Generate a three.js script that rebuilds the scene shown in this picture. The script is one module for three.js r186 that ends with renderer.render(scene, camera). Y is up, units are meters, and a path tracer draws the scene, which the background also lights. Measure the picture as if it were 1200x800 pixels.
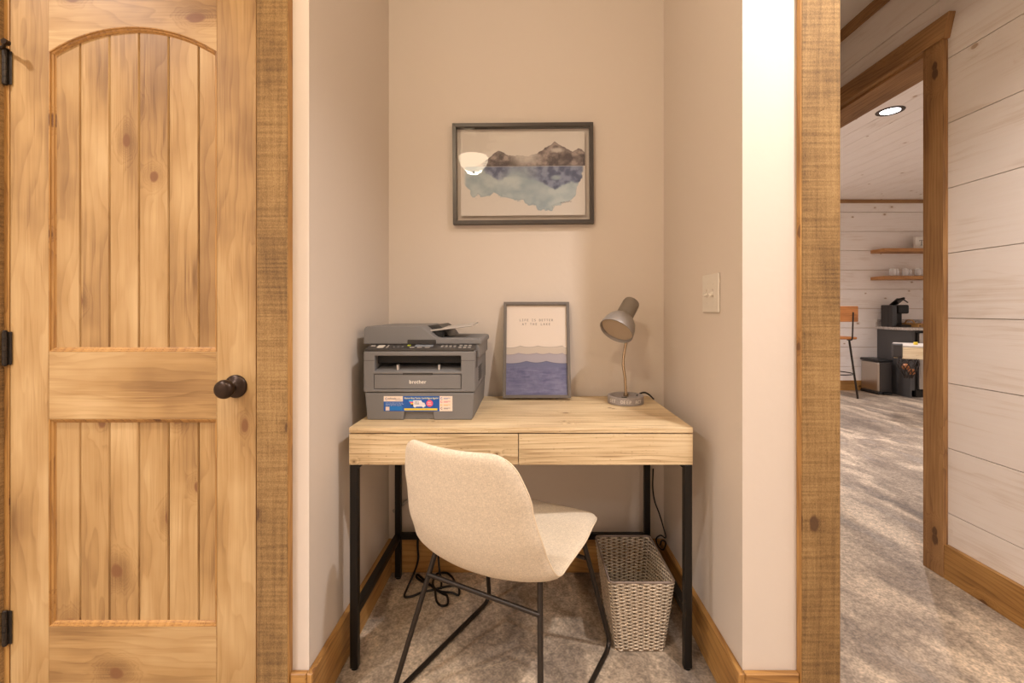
import * as THREE from 'three';
import { mergeGeometries, mergeVertices, toCreasedNormals } from 'three/addons/utils/BufferGeometryUtils.js';
import { FontLoader } from 'three/addons/loaders/FontLoader.js';
import { TextGeometry } from 'three/addons/geometries/TextGeometry.js';
import { RoundedBoxGeometry } from 'three/addons/geometries/RoundedBoxGeometry.js';

// ---------------------------------------------------------------- camera, lights, exposure
const scene = new THREE.Scene();
scene.background = new THREE.Color(0x000000);
const FOCAL = 533, EYE = 1.126;                       // pixels of the 1200 x 800 frame; metres above the floor
const camera = new THREE.PerspectiveCamera(2 * Math.atan(400 / FOCAL) * 180 / Math.PI, 1.5, 0.02, 60);
camera.position.set(0, EYE, 0);
camera.lookAt(0, EYE, -1);
camera.setViewOffset(1200, 800, -18, 36, 1200, 800); // the lens is shifted: verticals stay upright
const renderer = new THREE.WebGLRenderer({ antialias: true });
renderer.toneMapping = THREE.LinearToneMapping;
renderer.toneMappingExposure = 1.29;
renderer.shadowMap.enabled = true;
const CEIL = 2.7;
const WARM = new THREE.Color().setRGB(1.0, 0.95, 0.95), NEUTRAL = new THREE.Color().setRGB(1.0, 0.955, 1.0), BULB = new THREE.Color().setRGB(1.0, 0.82, 0.6);
const FAN = { x: -0.433, y: 2.30, d: 0.23, power: 1.5 };
// x, depth, colour, candela: the downlights of this room, then those of the room beyond the doorway
const CANS = [[0.9, 0.64, WARM, 7.2], [-1.85, 0.55, WARM, 5.6], [0.9, -0.65, WARM, 2.4], [-1.85, -0.65, WARM, 8.5], [0.9, -1.85, WARM, 4.5], [-1.85, -1.85, WARM, 13],  // the middle pair is added, unseen, as fill to soften the contrast
  [2.86, 3.585, NEUTRAL, 9], [2.86, 5.4, NEUTRAL, 8.5], [4.9, 2.2, NEUTRAL, 9.5], [6.2, 3.7, NEUTRAL, 9]];
const CAN_ANGLE = 1.16, CAN_SOFT = 0.5;

// ---------------------------------------------------------------- helpers
const rng = (s) => () => { s |= 0; s = s + 0x6D2B79F5 | 0; let t = Math.imul(s ^ s >>> 15, 1 | s); t = t + Math.imul(t ^ t >>> 7, 61 | t) ^ t; return ((t ^ t >>> 14) >>> 0) / 4294967296; };
const hash = (x, y, s) => { let h = Math.imul(x, 374761393) + Math.imul(y, 668265263) + Math.imul(s, 1274126177) | 0; h = Math.imul(h ^ h >>> 13, 1274126177); return ((h ^ h >>> 16) >>> 0) / 4294967296; };
const mod = (a, n) => ((a % n) + n) % n;
function noise(x, y, px, py, s) {                      // value noise that repeats after px, py cells
  const xi = Math.floor(x), yi = Math.floor(y), fx = x - xi, fy = y - yi;
  const u = fx * fx * (3 - 2 * fx), v = fy * fy * (3 - 2 * fy);
  const x0 = mod(xi, px), x1 = mod(xi + 1, px), y0 = mod(yi, py), y1 = mod(yi + 1, py);
  const a = hash(x0, y0, s), b = hash(x1, y0, s), c = hash(x0, y1, s), d = hash(x1, y1, s);
  return a + (b - a) * u + (c - a) * v + (a - b - c + d) * u * v;
}
function fbm(x, y, px, py, s, oct = 4) {
  let t = 0, a = 0.5, n = 0;
  for (let k = 0; k < oct; k++) { t += a * noise(x, y, px, py, s + k * 17); n += a; a *= 0.5; x *= 2; y *= 2; px *= 2; py *= 2; }
  return t / n;
}
const clamp = (x, a = 0, b = 1) => Math.min(b, Math.max(a, x));
const smooth = (a, b, x) => { const t = clamp((x - a) / (b - a)); return t * t * (3 - 2 * t); };
const lerp = (a, b, t) => a + (b - a) * t;
const mix3 = (a, b, t) => [lerp(a[0], b[0], t), lerp(a[1], b[1], t), lerp(a[2], b[2], t)];
function tex(W, H, fn, srgb = true) {                  // fn(u, v) -> [r, g, b] 0..255, v upwards
  const d = new Uint8Array(W * H * 4);
  for (let j = 0; j < H; j++) for (let i = 0; i < W; i++) {
    const c = fn((i + 0.5) / W, (j + 0.5) / H), o = (j * W + i) * 4;
    d[o] = clamp(c[0], 0, 255); d[o + 1] = clamp(c[1], 0, 255); d[o + 2] = clamp(c[2], 0, 255); d[o + 3] = 255;
  }
  const t = new THREE.DataTexture(d, W, H, THREE.RGBAFormat);
  t.wrapS = t.wrapT = THREE.RepeatWrapping; t.magFilter = THREE.LinearFilter; t.minFilter = THREE.LinearMipmapLinearFilter; t.generateMipmaps = true;
  if (srgb) t.colorSpace = THREE.SRGBColorSpace;
  t.needsUpdate = true;
  return t;
}
// wood: u across the grain, v along it; size in metres mw x mh
function woodTex(o) {
  const { W = 512, H = 1024, mw = 0.6, mh = 2.4, seed = 1, light, mid, dark, knotC, rings = 60, ringAmt = 0.35, warp = 0.06, blotch = 0.5, fibre = 0.3, knots = 6, knotR = [0.008, 0.016], saw = 0, streak = 0.3, speck = 0 } = o;
  const R = rng(seed), ks = [];
  for (let k = 0; k < knots; k++) ks.push([R() * mw, R() * mh, lerp(knotR[0], knotR[1], R()), 0.45 + 0.4 * R()]);
  const cx = Math.max(1, Math.round(mw * 8)), cy = Math.max(1, Math.round(mh * 1.6));
  const gx = Math.round(mw * 420), gy = Math.round(mh * 9), bx = Math.max(2, Math.round(mw * 10)), by = Math.max(2, Math.round(mh * 4));
  const sx = Math.round(mw * 90), sy = Math.round(mh * 3);
  const nr = Math.max(1, Math.round(rings * mw));
  return tex(W, H, (u, v) => {
    const x = u * mw, y = v * mh;
    let g = x + (fbm(u * cx, v * cy, cx, cy, seed + 5, 4) - 0.5) * 2 * warp, core = 0, halo = 0;
    let ring = g / mw * nr;
    for (const [kx, ky, kr, sq] of ks) {
      let dx = x - kx, dy = y - ky; dx -= mw * Math.round(dx / mw); dy -= mh * Math.round(dy / mh);
      if (Math.abs(dx) > kr * 8 || Math.abs(dy) > kr * 14) continue;
      const wob = 1 + 0.25 * (noise(u * 60, v * 120, 60, 120, seed + 31) - 0.5);
      const d = Math.hypot(dx, dy * sq) * wob, t = Math.exp(-((d / (kr * 2.4)) ** 2));
      ring = lerp(ring, d / kr * 2.3, t);
      ring += Math.sign(dx) * Math.exp(-((dx / (kr * 3)) ** 2) - ((dy / (kr * 6)) ** 2)) * 0.6;
      core = Math.max(core, smooth(kr * 1.15, kr * 0.7, d)); halo = Math.max(halo, smooth(kr * 3.2, kr * 1.0, d));
    }
    const f = ring - Math.floor(ring), line = Math.pow(f, 3) * smooth(1.0, 0.93, f);
    const fib = fbm(u * gx, v * gy, gx, gy, seed + 9, 2);
    const st = fbm(u * sx, v * sy, sx, sy, seed + 13, 3);
    const bl = fbm(u * bx + fib * 0.4, v * by, bx, by, seed + 21, 4);
    let t = 0.42 + line * ringAmt + (fib - 0.5) * fibre + (bl - 0.5) * 2 * blotch + (st - 0.5) * streak + halo * 0.16;
    if (saw) {
      const sl = fbm(v * mh * 260, u * 3, Math.round(mh * 260), 3, seed + 41, 2), sp = noise(u * mw * 900, v * mh * 600, Math.round(mw * 900), Math.round(mh * 600), seed + 43);
      t += (sl - 0.5) * saw + (sp - 0.5) * saw * 0.9;
    }
    if (speck) { const q = noise(u * mw * 700, v * mh * 90, Math.round(mw * 700), Math.round(mh * 90), seed + 51); if (q > 1 - speck) t += 0.5 * (q - 1 + speck) / speck; }
    t = clamp(t);
    let c = t < 0.5 ? mix3(light, mid, t * 2) : mix3(mid, dark, t * 2 - 1);
    if (core > 0) c = mix3(c, mix3(knotC, dark, 0.5 * Math.abs(Math.sin(ring * 3.1))), core * 0.85);
    return c;
  });
}
const std = (o) => new THREE.MeshStandardMaterial(o);
const phys = (o) => new THREE.MeshPhysicalMaterial(o);

// uv in metres / tile size; grain: axis letter along which the wood runs
let uvSeed = rng(77);
function boxUV(geo, grain, mw, mh, off) {
  if (geo.index) geo = geo.toNonIndexed();
  const p = geo.attributes.position, uv = new Float32Array(p.count * 2), o = off || [uvSeed(), uvSeed()];
  const A = new THREE.Vector3(), B = new THREE.Vector3(), C = new THREE.Vector3(), ax = 'xyz'.indexOf(grain);
  for (let i = 0; i < p.count; i += 3) {
    A.fromBufferAttribute(p, i); B.fromBufferAttribute(p, i + 1); C.fromBufferAttribute(p, i + 2);
    const n = B.clone().sub(A).cross(C.clone().sub(A)), m = [Math.abs(n.x), Math.abs(n.y), Math.abs(n.z)];
    const dom = m.indexOf(Math.max(...m)), others = [0, 1, 2].filter((k) => k !== dom);
    const va = others.includes(ax) ? ax : others[1], ua = others.find((k) => k !== va);
    for (let k = 0; k < 3; k++) { uv[(i + k) * 2] = p.getComponent(i + k, ua) / mw + o[0]; uv[(i + k) * 2 + 1] = p.getComponent(i + k, va) / mh + o[1]; }
  }
  geo.setAttribute('uv', new THREE.BufferAttribute(uv, 2));
  return geo;
}
function cbox(w, h, d, c = 0.0015) {                   // box with chamfered edges, centred
  c = Math.min(c, w * 0.3, h * 0.3, d * 0.3);
  const s = new THREE.Shape(); const a = w / 2 - c, b = h / 2 - c;
  s.moveTo(-a, -b); s.lineTo(a, -b); s.lineTo(a, b); s.lineTo(-a, b); s.closePath();
  const g = new THREE.ExtrudeGeometry(s, { depth: d - 2 * c, bevelEnabled: true, bevelThickness: c, bevelSize: c, bevelSegments: 1, curveSegments: 1 });
  g.translate(0, 0, -(d - 2 * c) / 2);
  return g;
}
// box given by its extents; D0, D1 are depths in front of the camera (world z = -depth)
function ext(x0, x1, y0, y1, D0, D1, c = 0.0015) {
  const g = c > 0 ? cbox(x1 - x0, y1 - y0, Math.abs(D1 - D0), c) : new THREE.BoxGeometry(x1 - x0, y1 - y0, Math.abs(D1 - D0)).toNonIndexed();
  return g.translate((x0 + x1) / 2, (y0 + y1) / 2, -(D0 + D1) / 2);
}
const taken = {};
function numbered(n) { const k = taken[n] = (taken[n] ?? -1) + 1; return k ? `${n}_${String(k).padStart(3, '0')}` : n; }
function lit(m) { m.castShadow = true; m.receiveShadow = true; return m; }
function thing(name, label, category, pos = [0, 0, 0], turn = 0, group) {
  const o = new THREE.Group(); o.name = numbered(name); o.position.set(...pos); o.rotation.y = turn;
  o.userData = { label, category }; if (group) o.userData.group = group;
  scene.add(o); return o;
}
function structure(name, label, category) {
  const o = new THREE.Group(); o.name = name; o.userData = { kind: 'structure', label, category }; scene.add(o); return o;
}
function part(name, geo, m, parent, label) {           // geometry in the parent's own axes
  const o = lit(new THREE.Mesh(geo, m)); o.name = name; if (label) o.userData.label = label; parent.add(o); return o;
}
// geometry written in world coordinates, moved into an unturned thing's own axes
function wpart(name, geo, m, parent, label) {
  let p = new THREE.Vector3(); for (let q = parent; q; q = q.parent) p.add(q.position);
  return part(name, geo.translate(-p.x, -p.y, -p.z), m, parent, label);
}
function tubeAlong(pts, r, opts = {}) {
  const { seg = pts.length * 8, rad = 8, closed = false, tension = 0.5 } = opts;
  const c = new THREE.CatmullRomCurve3(pts.map((p) => p.isVector3 ? p : new THREE.Vector3(...p)), closed, 'centripetal', tension);
  return new THREE.TubeGeometry(c, seg, r, rad, closed);
}
function bentTube(pts, r, bend, rad = 10) {            // straight runs joined by rounded bends, capped
  const P = pts.map((p) => new THREE.Vector3(...p)), path = new THREE.CurvePath();
  let from = P[0];
  for (let i = 1; i < P.length - 1; i++) {
    const a = P[i].clone().sub(P[i - 1]).normalize(), b = P[i + 1].clone().sub(P[i]).normalize();
    const s = P[i].clone().addScaledVector(a, -bend), e = P[i].clone().addScaledVector(b, bend);
    path.add(new THREE.LineCurve3(from, s)); path.add(new THREE.QuadraticBezierCurve3(s, P[i], e)); from = e;
  }
  path.add(new THREE.LineCurve3(from, P[P.length - 1]));
  const g = [new THREE.TubeGeometry(path, 24 * P.length, r, rad, false)];
  for (const e of [P[0], P[P.length - 1]]) g.push(new THREE.SphereGeometry(r, rad, 6).translate(e.x, e.y, e.z));
  return mergeGeometries(g);
}
function rod(a, b, r, rad = 12) {
  const A = new THREE.Vector3(...a), B = new THREE.Vector3(...b), d = B.clone().sub(A);
  const g = new THREE.CylinderGeometry(r, r, d.length(), rad);
  g.applyQuaternion(new THREE.Quaternion().setFromUnitVectors(new THREE.Vector3(0, 1, 0), d.clone().normalize()));
  return g.translate((A.x + B.x) / 2, (A.y + B.y) / 2, (A.z + B.z) / 2);
}
const lathe = (pts, seg = 40) => new THREE.LatheGeometry(pts.map((p) => new THREE.Vector2(...p)), seg);
function rrect(s, x0, y0, x1, y1, r) {                 // rounded rectangle into a Shape or Path
  s.moveTo(x0 + r, y0); s.lineTo(x1 - r, y0); s.quadraticCurveTo(x1, y0, x1, y0 + r); s.lineTo(x1, y1 - r); s.quadraticCurveTo(x1, y1, x1 - r, y1);
  s.lineTo(x0 + r, y1); s.quadraticCurveTo(x0, y1, x0, y1 - r); s.lineTo(x0, y0 + r); s.quadraticCurveTo(x0, y0, x0 + r, y0); return s;
}
const px = (x, D) => (x - 618) * D / FOCAL, py = (y, D) => EYE - (y - 364) * D / FOCAL;

// ---------------------------------------------------------------- materials
const M = {};
const doorTex = woodTex({ seed: 11, W: 512, H: 1024, mw: 0.6, mh: 2.4, light: [204, 172, 124], mid: [176, 140, 90], dark: [126, 92, 54], knotC: [124, 78, 48], rings: 30, ringAmt: 0.2, warp: 0.10, blotch: 0.6, fibre: 0.18, streak: 0.22, knots: 12, knotR: [0.007, 0.017] });
M.door = std({ map: doorTex, roughness: 0.42 });
const sawTex = woodTex({ seed: 23, W: 512, H: 1024, mw: 0.4, mh: 1.6, light: [172, 139, 90], mid: [136, 105, 63], dark: [90, 67, 40], knotC: [84, 56, 34], rings: 40, ringAmt: 0.12, warp: 0.05, blotch: 0.35, fibre: 0.15, knots: 3, saw: 0.55 });
M.saw = std({ map: sawTex, roughness: 0.8, bumpMap: sawTex, bumpScale: 0.0008 });
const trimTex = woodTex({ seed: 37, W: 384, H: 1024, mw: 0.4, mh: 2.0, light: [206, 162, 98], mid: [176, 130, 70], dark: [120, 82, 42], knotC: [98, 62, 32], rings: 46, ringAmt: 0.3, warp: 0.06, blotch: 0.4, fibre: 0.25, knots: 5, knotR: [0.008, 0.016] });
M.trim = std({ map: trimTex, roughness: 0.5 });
const darkTrimTex = woodTex({ seed: 41, W: 384, H: 1024, mw: 0.4, mh: 2.0, light: [196, 154, 102], mid: [164, 122, 76], dark: [114, 80, 48], knotC: [80, 54, 34], rings: 46, ringAmt: 0.3, warp: 0.06, blotch: 0.4, fibre: 0.3, knots: 4 });
M.darkTrim = std({ map: darkTrimTex, roughness: 0.6 });
const oakTex = woodTex({ seed: 53, W: 512, H: 1024, mw: 0.36, mh: 1.5, light: [242, 222, 186], mid: [218, 192, 150], dark: [148, 116, 80], knotC: [118, 92, 64], rings: 70, ringAmt: 0.3, warp: 0.05, blotch: 0.3, fibre: 0.5, streak: 0.32, knots: 6, knotR: [0.003, 0.007], speck: 0.09 });
M.oak = std({ map: oakTex, roughness: 0.5 });
const shipTex = woodTex({ seed: 67, W: 512, H: 1024, mw: 0.9, mh: 3.2, light: [252, 244, 237], mid: [246, 236, 227], dark: [204, 182, 160], knotC: [170, 140, 112], rings: 30, ringAmt: 0.12, warp: 0.07, blotch: 0.22, fibre: 0.14, streak: 0.24, knots: 15, knotR: [0.008, 0.014] });
M.ship = std({ map: shipTex, roughness: 0.6 });
M.rawPine = std({ color: 0xc8ab82, roughness: 0.85 });
const paintBump = tex(256, 256, (u, v) => { const n = 255 * fbm(u * 48, v * 48, 48, 48, 3, 3); return [n, n, n]; }, false);
M.paint = std({ color: new THREE.Color().setRGB(0.71, 0.62, 0.53), roughness: 0.75, bumpMap: paintBump, bumpScale: 0.0004 });
M.ceiling = std({ color: new THREE.Color().setRGB(0.86, 0.81, 0.75), roughness: 0.8 });
M.black = std({ color: 0x17130f, roughness: 0.42, metalness: 0.3 });
M.steelDark = std({ color: 0x352e28, roughness: 0.4, metalness: 0.55 });
M.bronze = std({ color: 0x3a2d25, roughness: 0.33, metalness: 0.75 });
M.cord = std({ color: 0x0d0b0a, roughness: 0.45 });
M.greyCord = std({ color: 0xb5aea6, roughness: 0.4 });
M.white = std({ color: 0xece6dc, roughness: 0.4 });
M.whitePlastic = std({ color: 0xe2dacd, roughness: 0.35 });
M.glass = phys({ color: 0xffffff, roughness: 0.0, transmission: 1, thickness: 0, ior: 1.5 });
M.nickel = std({ color: 0xb9a488, roughness: 0.25, metalness: 1 });
M.lampGrey = std({ color: 0x9a938d, roughness: 0.45, metalness: 0.25 });
M.lampNeck = std({ color: 0x847a6e, roughness: 0.6, metalness: 0.1 });
M.lampIn = std({ color: 0xb9a691, roughness: 0.6 });
// concrete floor, 4 m tile: mottled stain, fine aggregate and one pale hairline crack
const crack = [[-0.42, 1.345], [-0.33, 1.395], [-0.2, 1.42], [-0.12, 1.44], [-0.03, 1.475], [0.05, 1.49], [0.12, 1.53], [0.22, 1.545], [0.33, 1.575]];
const floorTex = tex(2048, 2048, (u, v) => {
  const x = u * 4 - 1, D = v * 4;                      // metres: u = 0 at x = -1, v = 0 at depth 0
  const big = fbm(u * 9 + v * 1, v * 4, 9, 4, 101, 3), w = fbm(u * 24 + v * 3, v * 9, 24, 9, 103, 6), mid = fbm(u * 38 + v * 4 + w * 2, v * 13 + big * 2, 38, 13, 105, 6), fine = noise(u * 900, v * 900, 900, 900, 107), f2 = noise(u * 300, v * 300, 300, 300, 109);
  let t = (big - 0.5) * 0.8 + (mid - 0.5) * 1.2;
  let c = mix3([210, 190, 164], [140, 125, 109], smooth(-0.38, 0.4, t));
  c = mix3(c, [172, 160, 146], smooth(0.62, 0.74, mid) * 0.5);
  c = mix3(c, [92, 82, 74], smooth(0.53, 0.68, w) * 0.4);
  const k = 1 + (fine - 0.5) * 0.3 + (f2 - 0.5) * 0.2; c = c.map((q) => q * k);
  if (fine > 0.965) c = mix3(c, [196, 182, 160], 0.5);
  if (D > 1.2 && D < 1.7 && x > -0.5 && x < 0.4) {
    const wx = x + 0.03 * (fbm(u * 200, v * 200, 200, 200, 5, 3) - 0.5), wd = D + 0.03 * (fbm(u * 200, v * 200, 200, 200, 6, 3) - 0.5);
    for (let i = 0; i < crack.length - 1; i++) {
      const [ax, ay] = crack[i], [bx, by] = crack[i + 1], dx = bx - ax, dy = by - ay, s = clamp(((wx - ax) * dx + (wd - ay) * dy) / (dx * dx + dy * dy));
      const d = Math.hypot(wx - ax - s * dx, wd - ay - s * dy);
      if (d < 0.004) c = mix3(c, [196, 176, 146], smooth(0.0035, 0.001, d) * 0.5);
    }
  }
  return c;
});
M.floor = phys({ map: floorTex, roughness: 0.55, specularIntensity: 0.5, bumpMap: floorTex, bumpScale: 0.0006 });
const weaveTex = tex(256, 256, (u, v) => {
  const a = Math.sin(u * Math.PI * 2 * 64), b = Math.sin(v * Math.PI * 2 * 64), n = noise(u * 128, v * 32, 128, 32, 201), m = noise(u * 32, v * 128, 32, 128, 203), q = fbm(u * 16, v * 16, 16, 16, 207, 3);
  const k = 0.93 + 0.04 * a * b + 0.1 * (n - 0.5) + 0.1 * (m - 0.5) + 0.03 * (q - 0.5);
  return [232 * k, 216 * k, 192 * k];
});
M.fabric = phys({ map: weaveTex, roughness: 0.95, sheen: 0.3, sheenRoughness: 0.6, bumpMap: weaveTex, bumpScale: 0.0006 });
M.piping = std({ color: 0xe6d4b8, roughness: 0.9 });

// ---------------------------------------------------------------- the setting
const W_ = (name, label) => structure(name, label, name.startsWith('wall') ? 'wall' : name.split('_')[0]);
const plain = (g) => boxUV(g, 'y', 1, 1, [0, 0]);
{ // floor: one slab under all rooms
  const f = structure('floor', 'mottled grey brown stained concrete floor', 'floor');
  const g = boxUV(ext(-2.7, 7.0, -0.12, 0, -2.5, 6.6, 0), 'z', 4, 4, [0, 0]);
  const uv = g.attributes.uv, p = g.attributes.position;
  for (let i = 0; i < p.count; i++) uv.setXY(i, (p.getX(i) + 1) / 4, -p.getZ(i) / 4);
  part('concrete_slab', g, M.floor, f);
}
const ceilRoom = structure('ceiling', 'plain pale ceiling above the desk nook', 'ceiling');
part('ceiling_slab', plain(ext(-2.7, 1.94, CEIL, CEIL + 0.12, -2.5, 3.3, 0)), M.ceiling, ceilRoom);
const IN_L = -0.6, IN_R = 0.591, BACK = 1.97, FRONT = 1.25, POST = 0.84;
const wall = (name, label, boxes, m = M.paint) => { const w = W_(name, label); boxes.forEach((b) => part('wall_panel', plain(ext(...b, 0)), m, w)); return w; };
wall('wall_alcove_back', 'warm beige painted rear wall of the desk nook', [[-0.75, POST, 0, CEIL, BACK, 2.1]]);
wall('wall_alcove_left', 'beige painted side wall of the nook beside the pine door', [[-0.75, IN_L, 0, CEIL, FRONT, BACK]]);
wall('wall_alcove_right', 'beige painted side wall of the nook carrying the light switch', [[IN_R, POST, 0, CEIL, FRONT, BACK], [IN_R, POST, 0, CEIL, 2.1, 3.15]]);
wall('wall_front', 'beige wall around the pine door', [[-2.6, -1.437, 0, CEIL, FRONT, 1.37], [-1.437, -0.75, 2.06, CEIL, FRONT, 1.37]]);
wall('wall_header', 'painted header over the hall opening', [[POST, 1.775, 2.33, CEIL, FRONT, 1.37]]);
wall('wall_left', 'beige side wall of the room', [[-2.72, -2.6, 0, CEIL, -2.5, 1.37]]);
wall('wall_back', 'beige wall opposite the desk nook', [[-2.6, 1.79, 0, CEIL, -2.5, -2.38]]);
wall('wall_hall_end', 'beige wall at the end of the hall', [[POST, 1.79, 0, CEIL, 3.03, 3.15]]);
wall('wall_closet', 'closet wall behind the pine door', [[-1.6, -0.75, 0, CEIL, 1.95, 2.05], [-1.7, -1.6, 0, CEIL, 1.37, 2.05]]);
// shiplap: rows 0.2736 m high, joints at 0.0 + k * row
const ROW = 0.2736, ROWY = (k) => 0.0015 + (k * ROW);
const D0 = 2.016, D1 = 2.95, HEAD = 2.258, WX = 1.775, WFAR = 1.94;
{
  const w = W_('wall_right', 'whitewashed shiplap wall pierced by the wood cased doorway');
  for (const b of [[WX + 0.017, WFAR - 0.017, 0, CEIL, -2.5, D0 - 0.02], [WX + 0.017, WFAR - 0.017, HEAD + 0.02, CEIL, D0 - 0.02, D1 + 0.02], [WX + 0.017, WFAR - 0.017, 0, CEIL, D1 + 0.02, 6.6]])
    part('wall_core', plain(ext(...b, 0)), M.rawPine, w);
  for (let k = 0; k < 10; k++) {
    const y0 = k * ROW + 0.0015, y1 = Math.min((k + 1) * ROW - 0.0015, CEIL - 0.001);
    const runs = (k + 0.5) * ROW < HEAD && y1 < HEAD + 0.05 ? [[-2.38, D0 - 0.02], [D1 + 0.02, 3.03]] : y0 < HEAD ? [[-2.38, 1.96], [1.96, 3.03]] : [[-2.38, 3.03]];
    for (const [a, b] of runs) {
      const lo = a === 1.96 ? HEAD + 0.025 : y0;
      part('plank', boxUV(ext(WX, WX + 0.016, lo, y1, a, b, 0.002), 'z', 0.9, 3.2), M.ship, w);
    }
    const far = (k + 0.5) * ROW < HEAD && y1 < HEAD + 0.05 ? [[0.9, D0 - 0.02], [D1 + 0.02, 6.45]] : [[0.9, 6.45]];
    for (const [a, b] of far) part('plank', boxUV(ext(WFAR - 0.016, WFAR, far.length === 1 && y0 < HEAD + 0.03 ? HEAD + 0.025 : y0, y1, a, b, 0.002), 'z', 0.9, 3.2), M.ship, w);
  }
  }
{ // far room: end wall, ceiling, closing walls
  const FD = 6.45;
  const w = W_('wall_far', 'whitewashed plank wall behind the coffee counter');
  part('wall_core', plain(ext(WFAR, 7.0, 0, CEIL, FD + 0.017, FD + 0.12, 0)), M.rawPine, w);
  for (let k = 0; k < 10; k++) part('plank', boxUV(ext(WFAR + 0.002, 6.9, k * ROW + 0.062 + 0.0025 - (k ? 0 : 0.06), Math.min((k + 1) * ROW + 0.062 - 0.0025, CEIL - 0.001), FD, FD + 0.016, 0.0025), 'x', 0.9, 3.2), M.ship, w);
  const c = structure('ceiling_far', 'whitewashed plank ceiling of the room beyond the doorway', 'ceiling');
  part('ceiling_core', plain(ext(WFAR, 7.0, CEIL + 0.017, CEIL + 0.12, 0.8, FD + 0.12, 0)), M.rawPine, c);
  for (let k = 0; k < 27; k++) { const a = WFAR + 0.004 + k * 0.184; part('plank', boxUV(ext(a + 0.0025, a + 0.1815, CEIL, CEIL + 0.016, 0.9, FD, 0.0025), 'z', 0.9, 3.2), M.ship, c); }
  wall('wall_far_right', 'pale wall closing the room beyond the doorway', [[6.9, 7.0, 0, CEIL, 0.8, FD]], M.ceiling);
  wall('wall_far_near', 'pale near wall of the room beyond the doorway', [[WFAR, 6.9, 0, CEIL, 0.8, 0.9]], M.ceiling);
  const t = structure('trim_1', 'brown wooden ceiling trim along the plank wall behind the counter', 'trim');
  part('board', boxUV(ext(WFAR + 0.02, 6.9, CEIL - 0.05, CEIL - 0.001, FD - 0.02, FD - 0.001), 'x', 0.4, 2), M.darkTrim, t);
  const b = structure('baseboard_far', 'brown wooden baseboard under the plank wall by the bar stool', 'baseboard');
  part('board', boxUV(ext(WFAR + 0.02, 4.93, 0.001, 0.14, FD - 0.02, FD - 0.001), 'x', 0.4, 2), M.trim, b);
}
{ // trims of the shiplap wall
  const t = structure('trim_2', 'brown wooden ceiling trim above the shiplap wall', 'trim');
  part('board', boxUV(ext(WX - 0.02, WX - 0.001, 2.643, CEIL - 0.001, 1.38, 3.02), 'z', 0.4, 2), M.darkTrim, t);
  const b = structure('baseboard_right', 'golden brown wooden baseboard under the shiplap wall', 'baseboard');
  part('board', boxUV(ext(WX - 0.02, WX - 0.001, 0.001, 0.142, -2.36, 1.9165), 'z', 0.4, 2), M.trim, b);
  const d = structure('trim_3', 'brown wood casing around the doorway in the shiplap wall', 'trim');
  part('casing_leg', boxUV(ext(WX - 0.022, WX - 0.001, 0.001, HEAD + 0.012, 1.917, D0), 'y', 0.4, 2), M.darkTrim, d);
  part('casing_leg', boxUV(ext(WX - 0.022, WX - 0.001, 0.001, HEAD + 0.012, D1, D1 + 0.07), 'y', 0.4, 2), M.darkTrim, d);
  const s = new THREE.Shape(); s.moveTo(1.908, HEAD + 0.014); s.lineTo(1.882, 2.365); s.lineTo(3.0, 2.365); s.lineTo(3.0, HEAD + 0.014); s.closePath();
  const hg = new THREE.ExtrudeGeometry(s, { depth: 0.028, bevelEnabled: true, bevelSize: 0.001, bevelThickness: 0.001, bevelSegments: 1 });
  hg.rotateY(Math.PI / 2);                             // shape x (depth) -> -z, extrusion -> +x
  hg.translate(WX - 0.031, 0, 0);
  part('casing_head', boxUV(hg, 'z', 0.4, 2), M.darkTrim, d);
  part('jamb', boxUV(ext(WX - 0.004, WFAR + 0.004, 0.001, HEAD, D0 - 0.018, D0 - 0.002), 'y', 0.4, 2), M.darkTrim, d);
  part('jamb', boxUV(ext(WX - 0.004, WFAR + 0.004, 0.001, HEAD, D1 + 0.002, D1 + 0.018), 'y', 0.4, 2), M.darkTrim, d);
  part('jamb_head', boxUV(ext(WX - 0.004, WFAR + 0.004, HEAD, HEAD + 0.018, D0 - 0.018, D1 + 0.018), 'z', 0.4, 2), M.darkTrim, d);
  part('casing_back', boxUV(ext(WFAR + 0.001, WFAR + 0.022, 0.001, HEAD + 0.012, 1.917, D0), 'y', 0.4, 2), M.darkTrim, d);
  part('casing_back', boxUV(ext(WFAR + 0.001, WFAR + 0.022, 0.001, HEAD + 0.012, D1, D1 + 0.1), 'y', 0.4, 2), M.darkTrim, d);
}
{ // casing of the hall opening, at the end of the nook's side wall
  const t = structure('trim_4', 'tall rough sawn wood casing at the hall opening beside the nook', 'trim');
  part('casing_board', boxUV(ext(0.742, POST + 0.006, 0.001, 2.33, FRONT - 0.0215, FRONT - 0.001), 'y', 0.4, 1.6), M.saw, t);
  part('smooth_edge', boxUV(ext(0.7385, 0.742, 0.001, 2.33, FRONT - 0.0205, FRONT - 0.001, 0.001), 'y', 0.4, 2), M.trim, t, 'smooth golden edge strip');
  part('casing_head', boxUV(ext(0.742, 1.77, 2.332, 2.43, FRONT - 0.0215, FRONT - 0.001), 'x', 0.4, 1.6), M.saw, t);
  part('jamb', boxUV(ext(POST + 0.001, POST + 0.017, 0.001, 2.312, FRONT - 0.001, 1.37), 'y', 0.4, 2), M.darkTrim, t);
  part('jamb_head', boxUV(ext(POST + 0.001, 1.77, 2.313, 2.329, FRONT - 0.001, 1.37), 'x', 0.4, 2), M.darkTrim, t);
}
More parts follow.
